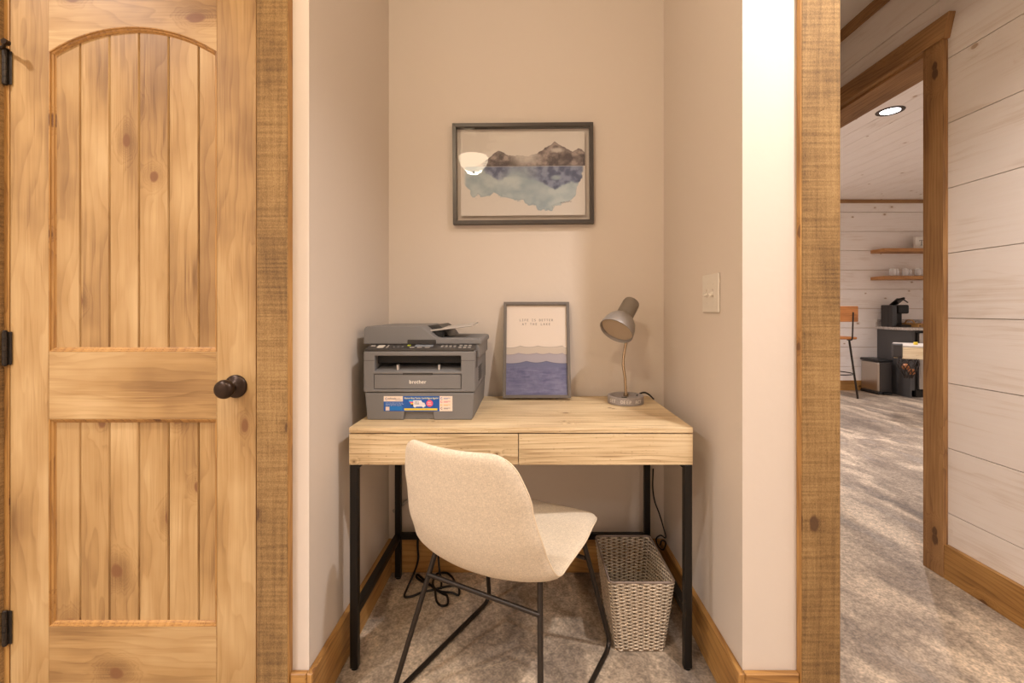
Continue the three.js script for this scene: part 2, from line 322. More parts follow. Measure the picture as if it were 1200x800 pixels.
{ // nook baseboards
  const H = 0.142, T = 0.018;
  const bb = (name, label, b, grain) => { const o = structure(name, label, 'baseboard'); part('board', boxUV(ext(...b, 0.003), grain, 0.4, 2), M.trim, o); return o; };
  bb('baseboard_alcove_back', 'golden wood baseboard on the rear wall under the desk', [IN_L + 0.001, IN_R - 0.001, 0.001, H, BACK - T, BACK - 0.001], 'x');
  const l = bb('baseboard_alcove_left', 'golden wood baseboard on the nook side wall near the door', [IN_L + 0.001, IN_L + T, 0.001, H, FRONT - T, BACK - T - 0.001], 'z');
  part('end_board', boxUV(ext(-0.644, IN_L, 0.001, H, FRONT - T, FRONT - 0.001, 0.003), 'x', 0.4, 2), M.trim, l);
  const r = bb('baseboard_alcove_right', 'golden wood baseboard on the nook side wall below the switch', [IN_R - T, IN_R - 0.001, 0.001, H, FRONT - T, BACK - T - 0.001], 'z');
  part('end_board', boxUV(ext(IN_R, 0.7375, 0.001, H, FRONT - T, FRONT - 0.001, 0.003), 'x', 0.4, 2), M.trim, r);
}

// ---------------------------------------------------------------- pine door
{
  const x0 = -1.4155, x1 = -0.7428, F = 1.245, Bk = F + 0.035;      // front face depth, back face depth
  const door = structure('door_1', 'closed knotty pine door with arched plank panels and bronze knob', 'door');
  const P = (x) => px(x, F), Y = (y) => py(y, F);
  const sl = P(57), sr = P(254), top = 2.03, bot = 0.012, mid1 = Y(412), mid0 = Y(491), low = Y(734);
  const wood = (name, g, grain, parent = door) => part(name, boxUV(g, grain, 0.6, 2.4), M.door, parent);
  wood('stile', ext(x0, sl, bot, top, F, Bk, 0.001), 'y');
  wood('stile', ext(sr, x1, bot, top, F, Bk, 0.001), 'y');
  wood('rail', ext(sl + 0.0003, sr - 0.0003, mid0, mid1, F, Bk, 0.001), 'x');
  wood('rail', ext(sl + 0.0003, sr - 0.0003, bot, low, F, Bk, 0.001), 'x');
  const spring = Y(60), apex = Y(31), cx = (sl + sr) / 2, hw = (sr - sl) / 2, rise = apex - spring, Rr = (hw * hw + rise * rise) / (2 * rise), cyy = apex - Rr;
  const arcY = (x) => cyy + Math.sqrt(Rr * Rr - (x - cx) ** 2);
  const N = 28, arc = [...Array(N + 1)].map((_, i) => { const x = lerp(sr, sl, i / N); return [x, arcY(x)]; });
  const s = new THREE.Shape(); s.moveTo(sl + 0.0003, top); arc.slice().reverse().forEach(([x, y]) => s.lineTo(clamp(x, sl + 0.0003, sr - 0.0003), y)); s.lineTo(sr - 0.0003, top); s.closePath();
  const tr = new THREE.ExtrudeGeometry(s, { depth: 0.035, bevelEnabled: false }); tr.translate(0, 0, -Bk);
  wood('arched_rail', tr, 'x');
  // mouldings: a profile swept round each opening with mitred corners
  const prof = [[0, 0], [0.0025, 0.0005], [0.0035, 0.004], [0.0075, 0.0055], [0.0095, 0.009], [0.0115, 0.0105]];
  const sweep = (pts) => {                             // pts counter-clockwise, closed
    const n = pts.length, pos = [];
    const inset = (i, d) => {
      const a = pts[(i + n - 1) % n], b = pts[i], c = pts[(i + 1) % n];
      const e1 = new THREE.Vector2(b[0] - a[0], b[1] - a[1]).normalize(), e2 = new THREE.Vector2(c[0] - b[0], c[1] - b[1]).normalize();
      const n1 = new THREE.Vector2(-e1.y, e1.x), n2 = new THREE.Vector2(-e2.y, e2.x), m = n1.clone().add(n2), k = d / Math.max(0.3, m.dot(n1));
      return [b[0] + m.x * k, b[1] + m.y * k];
    };
    for (let i = 0; i < n; i++) for (let k = 0; k < prof.length - 1; k++) {
      const j = (i + 1) % n, q = (ii, kk) => { const [x, y] = inset(ii, prof[kk][0]); return [x, y, -(F + prof[kk][1])]; };
      const a = q(i, k), b = q(j, k), c = q(j, k + 1), d = q(i, k + 1);
      pos.push(...a, ...b, ...c, ...a, ...c, ...d);
    }
    const g = new THREE.BufferGeometry(); g.setAttribute('position', new THREE.BufferAttribute(new Float32Array(pos), 3)); g.computeVertexNormals(); return g;
  };
  const upper = [[sl, mid1], [sr, mid1], ...arc], lower = [[sl, low], [sr, low], [sr, mid0], [sl, mid0]];
  for (const o of [upper, lower]) part('moulding', boxUV(sweep(o), 'y', 0.4, 2), M.trim, door, 'darker golden panel moulding');  // darker wood: partly stain, partly shade put into the colour
  const R = 0.0105, xs = [57, 89.5, 124, 159, 194, 229.5, 254].map(P); xs[0] = sl + 0.004; xs[6] = sr - 0.004;
  for (let i = 0; i < 6; i++) {
    for (const [yb, upperOne] of [[mid1 + 0.004, true], [low + 0.004, false]]) {
      const a = xs[i] + 0.0034, b = xs[i + 1] - 0.0034, q = new THREE.Shape();
      q.moveTo(a, yb); q.lineTo(b, yb);
      if (upperOne) for (let k = 0; k <= 6; k++) { const x = lerp(b, a, k / 6); q.lineTo(x, arcY(x) - 0.006); }
      else { q.lineTo(b, mid0 - 0.004); q.lineTo(a, mid0 - 0.004); }
      q.closePath();
      const g = new THREE.ExtrudeGeometry(q, { depth: 0.008, bevelEnabled: true, bevelSize: 0.0026, bevelThickness: 0.004, bevelSegments: 1 });
      g.translate(0, 0, -(F + R + 0.012));
      wood('plank', g, 'y');
    }
  }
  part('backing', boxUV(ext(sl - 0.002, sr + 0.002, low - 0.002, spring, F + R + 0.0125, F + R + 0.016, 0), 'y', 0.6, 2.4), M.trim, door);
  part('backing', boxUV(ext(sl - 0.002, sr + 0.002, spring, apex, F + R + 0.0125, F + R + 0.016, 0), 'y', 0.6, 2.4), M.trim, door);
  // knob
  const kx = P(276.5), ky = Y(452.5);
  const kg = lathe([[0, 0.063], [0.012, 0.0625], [0.019, 0.060], [0.0235, 0.0555], [0.0255, 0.049], [0.0245, 0.042], [0.02, 0.036], [0.0135, 0.0325], [0.0105, 0.029], [0.0105, 0.016], [0.0135, 0.0125]], 36).rotateX(Math.PI / 2).translate(kx, ky, -F);
  const rg = lathe([[0.0105, 0.016], [0.0135, 0.0125], [0.022, 0.0095], [0.0285, 0.0065], [0.0315, 0.003], [0.0315, 0.0002], [0, 0.0002]], 40).rotateX(Math.PI / 2).translate(kx, ky, -F);
  const knob = part('knob', kg, M.bronze, door, 'round dark bronze knob'); part('rosette', rg, M.bronze, knob);
  // hinges
  for (const yc of [78, 408, 737]) {
    const y = py(yc, 1.235), hx = -1.422;
    const h = part('hinge', mergeGeometries([...Array(5)].map((_, i) => new THREE.CylinderGeometry(0.0062, 0.0062, 0.0172, 14).translate(hx, y + (i - 2) * 0.018, -(F - 0.007)))), M.steelDark, door, 'dark bronze hinge');
    part('leaf', mergeGeometries([ext(hx, hx + 0.014, y - 0.045, y + 0.045, F - 0.004, F - 0.0015, 0.0005), ext(hx - 0.012, hx - 0.001, y - 0.045, y + 0.045, F - 0.004, F - 0.0015, 0.0005)]), M.steelDark, h);
    for (const e of [-1, 1]) part('pin_cap', new THREE.SphereGeometry(0.0052, 10, 8).scale(1, 0.6, 1).translate(hx, y + e * 0.0462, -(F - 0.007)), M.steelDark, h);
    if (yc === 78) {
      const ty = y + 0.052;
      const arm = part('door_stop', mergeGeometries([tubeAlong([[hx - 0.02, ty + 0.004, -(F - 0.03)], [hx - 0.006, ty - 0.002, -(F - 0.012)], [hx + 0.01, ty, -(F - 0.018)], [hx + 0.03, ty + 0.001, -(F - 0.034)]], 0.0042, { seg: 28 }), new THREE.CylinderGeometry(0.009, 0.009, 0.004, 16).translate(hx, ty - 0.003, -(F - 0.007))]), M.bronze, door, 'bronze hinge pin door stop');
      part('bumper', new THREE.CylinderGeometry(0.0085, 0.0075, 0.012, 6).rotateX(Math.PI / 2).translate(hx + 0.034, ty, -(F - 0.034)), M.bronze, arm);
    }
  }
  // frame of the door
  const fr = structure('trim_5', 'rough sawn wood casing framing the pine door', 'trim');
  part('casing_board', boxUV(ext(-0.7305, -0.6465, 0.001, 2.13, FRONT - 0.0235, FRONT - 0.001), 'y', 0.4, 1.6), M.saw, fr);
  part('smooth_edge', boxUV(ext(-0.6465, -0.6445, 0.001, 2.13, FRONT - 0.0225, FRONT - 0.001, 0.0006), 'y', 0.4, 2), M.trim, fr, 'smooth golden edge strip');
  part('casing_board', boxUV(ext(-1.53, -1.4325, 0.001, 2.13, FRONT - 0.0235, FRONT - 0.001), 'y', 0.4, 1.6), M.saw, fr);
  part('casing_head', boxUV(ext(-1.4325, -0.7305, 2.045, 2.13, FRONT - 0.0235, FRONT - 0.001), 'x', 0.4, 1.6), M.saw, fr);
  part('jamb', boxUV(ext(-1.4365, -1.4185, 0.001, 2.05, F, 1.37, 0.001), 'y', 0.4, 2), M.trim, fr);
  part('jamb', boxUV(ext(-0.7405, -0.7505 + 0.0195, 0.001, 2.05, F, 1.37, 0.001), 'y', 0.4, 2), M.trim, fr);
}

// ---------------------------------------------------------------- desk
const DX0 = -0.557, DX1 = 0.517, DF = 1.42, DB = 1.945, DT = 0.761;
{
  const d = thing('writing_desk', 'oak veneer writing desk with two drawers and black metal legs', 'desk', [(DX0 + DX1) / 2, 0, -(DF + DB) / 2]);
  const oak = (n, g, grain = 'x', p = d) => wpart(n, boxUV(g, grain, 0.36, 1.5), M.oak, p);
  oak('desktop', ext(DX0, DX1, DT - 0.0165, DT, DF, DB, 0.001));
  const dt = DT - 0.0205, db = 0.645, split = px(607.6, DF);
  oak('drawer_front', ext(DX0, split - 0.0012, db, dt, DF + 0.0005, DF + 0.018, 0.0008));
  oak('drawer_front', ext(split + 0.0012, DX1, db, dt, DF + 0.0005, DF + 0.018, 0.0008));
  oak('apron', ext(DX0, DX0 + 0.016, db, dt + 0.004, DF + 0.019, DB, 0.0008), 'z');
  oak('apron', ext(DX1 - 0.016, DX1, db, dt + 0.004, DF + 0.019, DB, 0.0008), 'z');
  oak('apron', ext(DX0 + 0.0165, DX1 - 0.0165, db, dt + 0.004, DB - 0.016, DB, 0.0008));
  oak('drawer_bottom', ext(DX0 + 0.0165, DX1 - 0.0165, db + 0.002, db + 0.008, DF + 0.019, DB - 0.0165, 0));
  const L = 0.025, LB = 1.93;
  for (const [a, b] of [[DX0 + 0.001, DF + 0.001], [DX1 - L - 0.001, DF + 0.001], [DX0 + 0.001, LB - L], [DX1 - L - 0.001, LB - L]]) {
    const leg = wpart('leg', ext(a, a + L, 0.006, db - 0.0005, b, b + L, 0.003), M.black, d);
    wpart('foot', new THREE.CylinderGeometry(0.0105, 0.0105, 0.006, 16).translate(a + L / 2, 0.003, -(b + L / 2)), M.black, leg);
    const inn = a < 0 ? 1 : -1, xa = a < 0 ? a + L : a, s = new THREE.Shape();
    s.moveTo(xa, db - 0.0005); s.lineTo(xa + inn * 0.016, db - 0.0005); s.lineTo(xa + inn * 0.013, db - 0.004); s.lineTo(xa, db - 0.014); s.closePath();
    wpart('gusset', new THREE.ExtrudeGeometry(s, { depth: L - 0.006, bevelEnabled: false }).translate(0, 0, -(b + L - 0.003)), M.black, leg);
  }
  for (const a of [DX0 + 0.002, DX1 - L - 0.000]) wpart('side_rail', ext(a, a + 0.023, 0.166, 0.19, DF + L, LB - L, 0.002), M.black, d);
  wpart('back_rail', ext(DX0 + L, DX1 - L, 0.166, 0.19, LB - 0.0245, LB - 0.0015, 0.002), M.black, d);
}

// ---------------------------------------------------------------- fabrics and chair
{
  const turn = -29 * Math.PI / 180;
  const c = thing('shell_chair', 'cream linen upholstered shell chair on a dark tubular sled base', 'chair', [-0.057, 0, -1.42], turn);
  const key = [[0.222, 0.43], [0.2, 0.445], [0.13, 0.446], [0.03, 0.43], [-0.06, 0.41], [-0.13, 0.4], [-0.192, 0.425], [-0.238, 0.5], [-0.271, 0.61], [-0.303, 0.775]];
  const curve = new THREE.CatmullRomCurve3(key.map(([f, y]) => new THREE.Vector3(0, y, -f)), false, 'centripetal'), len = curve.getLength();
  const table = (s, t) => { for (let i = 0; i < t.length - 1; i++) if (s <= t[i + 1][0]) { const k = (s - t[i][0]) / (t[i + 1][0] - t[i][0]); return lerp(t[i][1], t[i + 1][1], k * k * (3 - 2 * k)); } return t[t.length - 1][1]; };
  const half = [[0, 0.222], [0.25, 0.238], [0.5, 0.236], [0.65, 0.223], [0.82, 0.206], [1, 0.174]];
  const wing = [[0, 0.006], [0.2, 0.012], [0.42, 0.03], [0.6, 0.05], [0.8, 0.048], [1, 0.034]];
  const NS = 72, NV = 40;
  const place = (s, v, side, extra = 0) => {
    const p = curve.getPointAt(s), t = curve.getTangentAt(s), n = new THREE.Vector3(0, t.z, -t.y).normalize(); // occupant's side
    const e0 = s * len, e1 = (1 - s) * len; let w = table(s, half);
    const R0 = 0.07, R1 = 0.06;
    if (e0 < R0) w -= R0 - Math.sqrt(R0 * R0 - (R0 - e0) ** 2);
    if (e1 < R1) w -= R1 - Math.sqrt(R1 * R1 - (R1 - e1) ** 2);
    const vv = v * w / table(s, half);
    p.x = v * w; p.addScaledVector(n, table(s, wing) * Math.pow(Math.abs(vv), 2.2));
    const th = 0.0145 * Math.sqrt(clamp(1 - Math.pow(Math.abs(v), 9))) * Math.sqrt(clamp(1 - Math.pow(Math.abs(2 * s - 1), 34))) + extra;
    p.addScaledVector(n, side * th); return p;
  };
  const shell = (side) => {
    const pos = [], uv = [], idx = [];
    for (let i = 0; i <= NS; i++) for (let j = 0; j <= NV; j++) {
      const s = 0.5 - 0.5 * Math.cos(Math.PI * (0.25 * Math.sin(Math.PI * 2 * i / NS) / Math.PI * 0 + i / NS)), v = Math.sin(Math.PI / 2 * (j / NV * 2 - 1) * 0.999999);
      const p = place(s, clamp(v, -1, 1), side); pos.push(p.x, p.y, p.z); uv.push(p.x / 0.11, s * len / 0.11);
    }
    for (let i = 0; i < NS; i++) for (let j = 0; j < NV; j++) {
      const a = i * (NV + 1) + j, b = a + 1, d = a + NV + 1, e = d + 1;
      if (side > 0) idx.push(a, b, e, a, e, d); else idx.push(a, e, b, a, d, e);
    }
    const g = new THREE.BufferGeometry(); g.setAttribute('position', new THREE.Float32BufferAttribute(pos, 3)); g.setAttribute('uv', new THREE.Float32BufferAttribute(uv, 2)); g.setIndex(idx); return g;
  };
  let g = mergeGeometries([shell(1), shell(-1)]);
  // weld the two faces along the rim so that the edge is smooth
  const bare = g.clone(); bare.deleteAttribute('uv'); const welded = mergeVertices(bare, 1e-5); welded.computeVertexNormals();
  const look = new Map(), q = (x, y, z) => `${Math.round(x * 2e4)},${Math.round(y * 2e4)},${Math.round(z * 2e4)}`, wp = welded.attributes.position, wn = welded.attributes.normal;
  for (let i = 0; i < wp.count; i++) look.set(q(wp.getX(i), wp.getY(i), wp.getZ(i)), i);
  const nn = new Float32Array(g.attributes.position.count * 3); g.computeVertexNormals();
  for (let i = 0; i < g.attributes.position.count; i++) {
    const k = look.get(q(g.attributes.position.getX(i), g.attributes.position.getY(i), g.attributes.position.getZ(i)));
    const src = k === undefined ? g.attributes.normal : wn, at = k === undefined ? i : k;
    nn[i * 3] = src.getX(at); nn[i * 3 + 1] = src.getY(at); nn[i * 3 + 2] = src.getZ(at);
  }
  g.setAttribute('normal', new THREE.BufferAttribute(nn, 3));
  const sh = part('seat_shell', g, M.fabric, c, 'cream linen bucket seat and backrest in one shell');
  const rim = []; for (let i = 0; i <= 60; i++) rim.push(place(0.02 + 0.96 * i / 60, 1, -1, 0.0005));
  const rim2 = []; for (let i = 0; i <= 60; i++) rim2.push(place(0.02 + 0.96 * i / 60, -1, -1, 0.0005));
  for (const r of [rim, rim2]) part('piping', new THREE.TubeGeometry(new THREE.CatmullRomCurve3(r), 120, 0.0022, 6, false), M.piping, sh, 'stitched edge seam');
  const r = 0.0078;
  for (const s of [-1, 1]) part('sled_frame', bentTube([[s * 0.176, 0.41, 0.13], [s * 0.243, r, 0.2545], [s * 0.243, r, -0.2545], [s * 0.186, 0.43, -0.13]], r, 0.045), M.steelDark, c);
  const at = (f, h) => { const t = h / 0.425; return [lerp(0.243, 0.176, t), h, f * lerp(0.2545, 0.13, t)]; };
  for (const f of [1, -1]) { const [x, y, z] = at(f, 0.33); part('crossbar', rod([-x, y, z], [x, y, z], 0.0068), M.steelDark, c); }
  for (const s of [-1, 1]) part('seat_support', rod([s * 0.176, 0.400, 0.13], [s * 0.186, 0.424, -0.13], 0.006), M.steelDark, c);
}

// ---------------------------------------------------------------- printer
const font = await new FontLoader().loadAsync('fonts/droid/droid_sans_bold.typeface.json');
const mono = await new FontLoader().loadAsync('fonts/droid/droid_sans_mono_regular.typeface.json');
{
  const PF = 1.52, PB = 1.92, X0 = -0.548, X1 = -0.175, cxp = (X0 + X1) / 2;
  const p = thing('laser_printer', 'dark grey multifunction laser printer with blue sticker on the desk', 'printer', [cxp, DT, -(PF + PB) / 2]);
  const grey = std({ color: 0x7b7978, roughness: 0.55 }), dark = std({ color: 0x35322f, roughness: 0.45 }), ink = std({ color: 0x0b0a0a, roughness: 0.6 }), panelM = std({ color: 0x3c3835, roughness: 0.35 }), paleGrey = std({ color: 0xb7b0a8, roughness: 0.4 });
  const X = (x) => px(x, PF), Y = (y) => py(y, PF);
  const slab = (shape, d0, d1, bev = 0.002, seg = 2) => { const g = new THREE.ExtrudeGeometry(shape, { depth: d1 - d0 - 2 * bev, bevelEnabled: bev > 0, bevelSize: bev, bevelThickness: bev, bevelSegments: seg, bevelOffset: -bev, curveSegments: 6 }); return g.translate(0, 0, -(d1 - bev)); };
  const yb = DT + 0.0005, seam = Y(460), top = Y(411.5);
  // upper housing with the output slot cut through its front
  const s = new THREE.Shape(); rrect(s, X0, seam + 0.0012, X1, top, 0.006);
  const hole = new THREE.Path(); rrect(hole, X(439), Y(435), X(540), Y(417), 0.004); s.holes.push(hole);
  const cov = new THREE.Path(); rrect(cov, X(438), Y(456), X(540.3), Y(438.4), 0.003); s.holes.push(cov);
  wpart('housing_front', slab(s, PF, PF + 0.11, 0.004, 3), grey, p);
  const s2 = new THREE.Shape(); rrect(s2, X0 + 0.001, seam + 0.0012, X1 - 0.001, top, 0.006);
  wpart('housing', slab(s2, PF + 0.1102, PB, 0.003), grey, p);
  const cv = new THREE.Shape(); rrect(cv, X(438) + 0.0014, Y(456) + 0.0014, X(540.3) - 0.0014, Y(438.4) - 0.0014, 0.003);
  const cover = wpart('manual_feed_cover', slab(cv, PF + 0.0008, PF + 0.012, 0.001), grey, p);
  wpart('finger_notch', ext(X(472), X(507), Y(438.9), Y(436.8), PF - 0.0004, PF + 0.004, 0.0004), dark, cover);
  const lg = new TextGeometry('brother', { font, size: 0.011, depth: 0.0006, curveSegments: 4 }); lg.computeBoundingBox();
  lg.translate(-(lg.boundingBox.max.x + lg.boundingBox.min.x) / 2, -0.004, 0); lg.scale(1.02, 1, 1); lg.translate(X(489.4), Y(448), -(PF + 0.0007));
  wpart('logo_lettering', lg, M.white, cover, 'white raised maker lettering');
  // output slot interior
  wpart('slot_interior', mergeGeometries([ext(X(440), X(539), Y(434.5), Y(417.5), PF + 0.1, PF + 0.1095, 0)]), ink, p, 'black paper outlet');
  const ot = new THREE.Shape(); ot.moveTo(-(PF + 0.006), Y(435) + 0.0002); ot.lineTo(-(PF + 0.1), Y(435) + 0.0002); ot.lineTo(-(PF + 0.1), Y(429)); ot.lineTo(-(PF + 0.012), Y(434)); ot.closePath();
  const og = new THREE.ExtrudeGeometry(ot, { depth: X(539.5) - X(439.5), bevelEnabled: false }); og.rotateY(-Math.PI / 2); og.scale(1, 1, 1);
  // the shape's x (minus depth) must end on world z
  const ops = og.attributes.position; for (let i = 0; i < ops.count; i++) { const zz = ops.getZ(i), xx = ops.getX(i); ops.setXYZ(i, X(539.5) + xx, ops.getY(i), zz); }
  og.computeVertexNormals();
  const tray = wpart('output_tray', og, grey, p);
  for (const q of [464.5, 513.5]) wpart('paper_guide', ext(X(q) - 0.003, X(q) + 0.003, Y(434), Y(428), PF + 0.012, PF + 0.03, 0.001), paleGrey, tray);
  wpart('slot_shade_block', ext(X(439.5), X(539.5), Y(426.5), Y(417) - 0.0005, PF + 0.032, PF + 0.1, 0.001), ink, p);  // shade of the outlet cavity put in as a black block
  // seams of the upper front
  for (const [a, b] of [[X0 + 0.0015, X(439) - 0.001], [X(540) + 0.001, X1 - 0.0015]]) wpart('seam_strip', ext(a, b, Y(422.5), Y(422), PF - 0.0002, PF + 0.003, 0), dark, p);
  // paper tray below, tapered, with the grip notch
  const t = new THREE.Shape(), tx0 = X(427.5), tx1 = X(555.6), bx0 = X(430), bx1 = X(553.5), sy = seam - 0.0012;
  t.moveTo(tx0, sy); t.lineTo(bx0, yb + 0.006); t.quadraticCurveTo(bx0, yb, bx0 + 0.006, yb); t.lineTo(X(472.5), yb); t.lineTo(X(473.5), Y(482.8)); t.lineTo(X(507.5), Y(482.8)); t.lineTo(X(508.5), yb); t.lineTo(bx1 - 0.006, yb); t.quadraticCurveTo(bx1, yb, bx1, yb + 0.006); t.lineTo(tx1, sy); t.closePath();
  const pt = wpart('paper_tray', slab(t, PF + 0.001, PF + 0.03, 0.003, 3), grey, p);
  wpart('grip_recess', ext(X(472.8), X(508.2), yb + 0.001, Y(482), PF + 0.012, PF + 0.03, 0), grey, pt);
  const lo = new THREE.Shape(); lo.moveTo(tx0, sy); lo.lineTo(bx0, yb); lo.lineTo(bx1, yb); lo.lineTo(tx1, sy); lo.closePath();
  wpart('lower_housing', slab(lo, PF + 0.0302, PB - 0.003, 0.002), grey, p);
  wpart('seam_filler', ext(tx0 + 0.004, tx1 - 0.004, sy - 0.001, seam + 0.003, PF + 0.006, PB - 0.01, 0), ink, p);
  // control panel: a sloping slab with keys
  const C0 = PF + 0.002, C1 = PF + 0.062, cy0 = top - 0.0005, cy1 = top + 0.019;
  const cp = new THREE.Shape(); cp.moveTo(-C0, cy0); cp.lineTo(-C0 + 0.0025, cy0 + 0.004); cp.lineTo(-C0, cy0 + 0.0075); cp.lineTo(-C1, cy1); cp.lineTo(-C1, cy0); cp.closePath();
  const cg = new THREE.ExtrudeGeometry(cp, { depth: X1 - X0 - 0.008, bevelEnabled: false });
  const sideways = (g, xAt) => { const q = g.attributes.position; for (let i = 0; i < q.count; i++) { const a = q.getX(i), b = q.getY(i), e = q.getZ(i); q.setXYZ(i, xAt + e, b, a); } const ix = g.index ? g.index.array : null; if (!ix) { for (let i = 0; i < q.count; i += 3) { const v1 = [q.getX(i + 1), q.getY(i + 1), q.getZ(i + 1)]; q.setXYZ(i + 1, q.getX(i + 2), q.getY(i + 2), q.getZ(i + 2)); q.setXYZ(i + 2, ...v1); } } g.computeVertexNormals(); return g; };
  const panel = wpart('control_panel', sideways(cg, X0 + 0.004), panelM, p, 'sloping dark control panel');
  const slope = Math.atan2(cy1 - cy0 - 0.0075, C1 - C0);
  const keyAt = (x, k, w, d, m, h = 0.0015) => { // k: 0 front .. 1 back of the panel
    const g = cbox(w, h, d, 0.0004).rotateX(slope).translate(X(x), lerp(cy0 + 0.0075, cy1, k) + h * 0.4, -lerp(C0, C1, k)); wpart('panel_key', g, m, panel); };
  keyAt(443, 0.5, 0.022, 0.03, M.whitePlastic); keyAt(451, 0.5, 0.004, 0.03, paleGrey); keyAt(433, 0.62, 0.014, 0.012, paleGrey);
  const green = std({ color: 0xa9b53a, roughness: 0.5 }); keyAt(475.3, 0.72, 0.011, 0.014, green);
  wpart('display', cbox(0.062, 0.002, 0.02, 0.0006).rotateX(slope).translate(X(494), lerp(cy0 + 0.0075, cy1, 0.62) + 0.001, -lerp(C0, C1, 0.62)), std({ color: 0x8d9197, roughness: 0.25 }), panel);
  for (const q of [481, 490, 499]) keyAt(q, 0.32, 0.016, 0.006, paleGrey);
  for (let i = 0; i < 4; i++) for (let j = 0; j < 3; j++) keyAt(516 + i * 5, 0.3 + j * 0.22, 0.008, 0.006, j % 2 ? paleGrey : grey);
  for (let i = 0; i < 3; i++) for (let j = 0; j < 3; j++) keyAt(538 + i * 5.5, 0.3 + j * 0.22, 0.01, 0.006, j % 2 ? grey : paleGrey);
  for (let i = 0; i < 3; i++) keyAt(459 + i * 5, 0.45, 0.006, 0.01, grey);
  wpart('scanner_bed', ext(X0 + 0.002, X1 + 0.007, top - 0.028, top + 0.019, PF + 0.0625, PB, 0.003), grey, p);
  // document feeder: silhouette along the width, extruded in depth
  const FZ = PF + 0.06, FE = PB, fx = (x) => px(x, FZ), fy = (y) => py(y, FZ), fb = top + 0.0195;
  const a = new THREE.Shape();
  a.moveTo(fx(426), fb); a.lineTo(fx(426.5), fy(386.5)); a.quadraticCurveTo(fx(427), fy(382), fx(432), fy(382)); a.lineTo(fx(490), fy(381.8)); a.quadraticCurveTo(fx(493.5), fy(382), fx(496), fy(384.2)); a.lineTo(fx(508), fy(393.6)); a.quadraticCurveTo(fx(511), fy(396), fx(515), fy(396.2)); a.lineTo(fx(560), fy(396.6)); a.quadraticCurveTo(fx(563.5), fy(397), fx(563.5), fy(401)); a.lineTo(fx(563.5), fb); a.closePath();
  const adf = wpart('document_feeder', slab(a, FZ, FE, 0.003, 3), grey, p);
  wpart('lift_grip', slab(rrect(new THREE.Shape(), fx(477.5), fb + 0.0005, fx(511), fy(397.8), 0.004), FZ - 0.0012, FZ + 0.01, 0.001), dark, adf);
  const hd = new THREE.Shape(), hz = FZ + 0.16; hd.moveTo(fx(493), fy(382.6)); hd.lineTo(fx(506), fy(381)); hd.quadraticCurveTo(fx(512), fy(383), fx(521), fy(396)); hd.lineTo(fx(508), fy(394.5)); hd.closePath();
  wpart('feeder_hood', slab(hd, FZ + 0.1, FE - 0.01, 0.002), dark, adf);
  wpart('feed_opening', ext(fx(506), fx(516), fy(396.5), fy(389), FZ + 0.05, FE - 0.05, 0.002), ink, adf);
  const fl = cbox(0.155, 0.0055, 0.2, 0.002).rotateX(0.03).rotateZ(0.13).translate(fx(525.5), fy(384.2), -(FZ + 0.15));
  wpart('document_support', fl, paleGrey, adf, 'pale raised document flap');
  // right side: grip and vents
  wpart('side_grip', ext(X1 - 0.001, X1 + 0.001, Y(432), Y(412), PF + 0.03, PF + 0.075, 0.0008), dark, p);
  for (let k = 0; k < 6; k++) wpart('vent_slot', ext(X1 - 0.001, X1 + 0.0006, Y(436 + k * 3.2), Y(434.6 + k * 3.2), PF + 0.12, PF + 0.22, 0.0003), dark, p);
  // promotional sticker
  const cw = 1024, chh = 224, cvs = document.createElement('canvas'); cvs.width = cw; cvs.height = chh; const k = cvs.getContext('2d');
  const R = (c, x, y, w, h) => { k.fillStyle = c; k.fillRect(x, y, w, h); };
  R('#1559ad', 0, 0, cw, chh); R('#0f77c8', 90, 150, 190, 60); R('#efdccb', 0, 0, 285, 80); R('#efdccb', 832, 0, 192, chh);
  k.fillStyle = '#5b5a70'; k.font = 'bold 36px sans-serif'; k.fillText('refresh', 56, 50); k.font = '20px sans-serif'; k.fillText('ez print', 178, 44); k.fillText('subscription', 168, 66);
  k.strokeStyle = '#3f66a8'; k.lineWidth = 6; k.beginPath(); k.arc(40, 40, 14, 0.6, 5.4); k.stroke();
  k.fillStyle = '#c9cfe6'; k.font = '21px sans-serif'; ['Free trial when you sign up', 'Delivered before you run out', 'Save on genuine supplies'].forEach((q, i) => k.fillText(q, 28, 108 + i * 18));
  R('#e4d3c8', 28, 158, 58, 58);
  k.fillStyle = '#f7eba0'; k.font = 'bold 33px sans-serif'; k.fillText('Never Buy Toner Cartridges Again!', 306, 42, 510);
  [['#3db5e6', 62], ['#e24b8a', 82], ['#f0c531', 102], ['#1d1d26', 122]].forEach(([c, y], i) => R(c, 372 + i * 14, y, 70 - i * 12, 20));
  k.fillStyle = '#e8e4e8'; k.beginPath(); k.moveTo(440, 62); k.lineTo(560, 62); k.lineTo(574, 92); k.lineTo(606, 100); k.lineTo(622, 132); k.lineTo(622, 156); k.lineTo(440, 156); k.closePath(); k.fill();
  k.fillStyle = '#28304c'; k.font = 'bold 22px sans-serif'; k.fillText('INK &', 462, 96); k.fillText('TONER', 456, 122);
  for (const q of [466, 590]) { k.fillStyle = '#ffffff'; k.beginPath(); k.arc(q, 156, 15, 0, 7); k.fill(); k.fillStyle = '#8c93a8'; k.beginPath(); k.arc(q, 156, 6, 0, 7); k.fill(); }
  k.fillStyle = '#ee5b7c'; k.beginPath(); k.arc(684, 108, 50, 0, 7); k.fill(); k.fillStyle = '#ffe6ec'; k.font = 'bold 24px sans-serif'; k.fillText('FREE', 652, 104); k.fillText('TRIAL', 650, 130);
  R('#f1d53c', 306, 182, 494, 30); k.fillStyle = '#a98a20'; k.font = '18px sans-serif'; k.fillText('Save on genuine toner with smart delivery', 330, 203, 450);
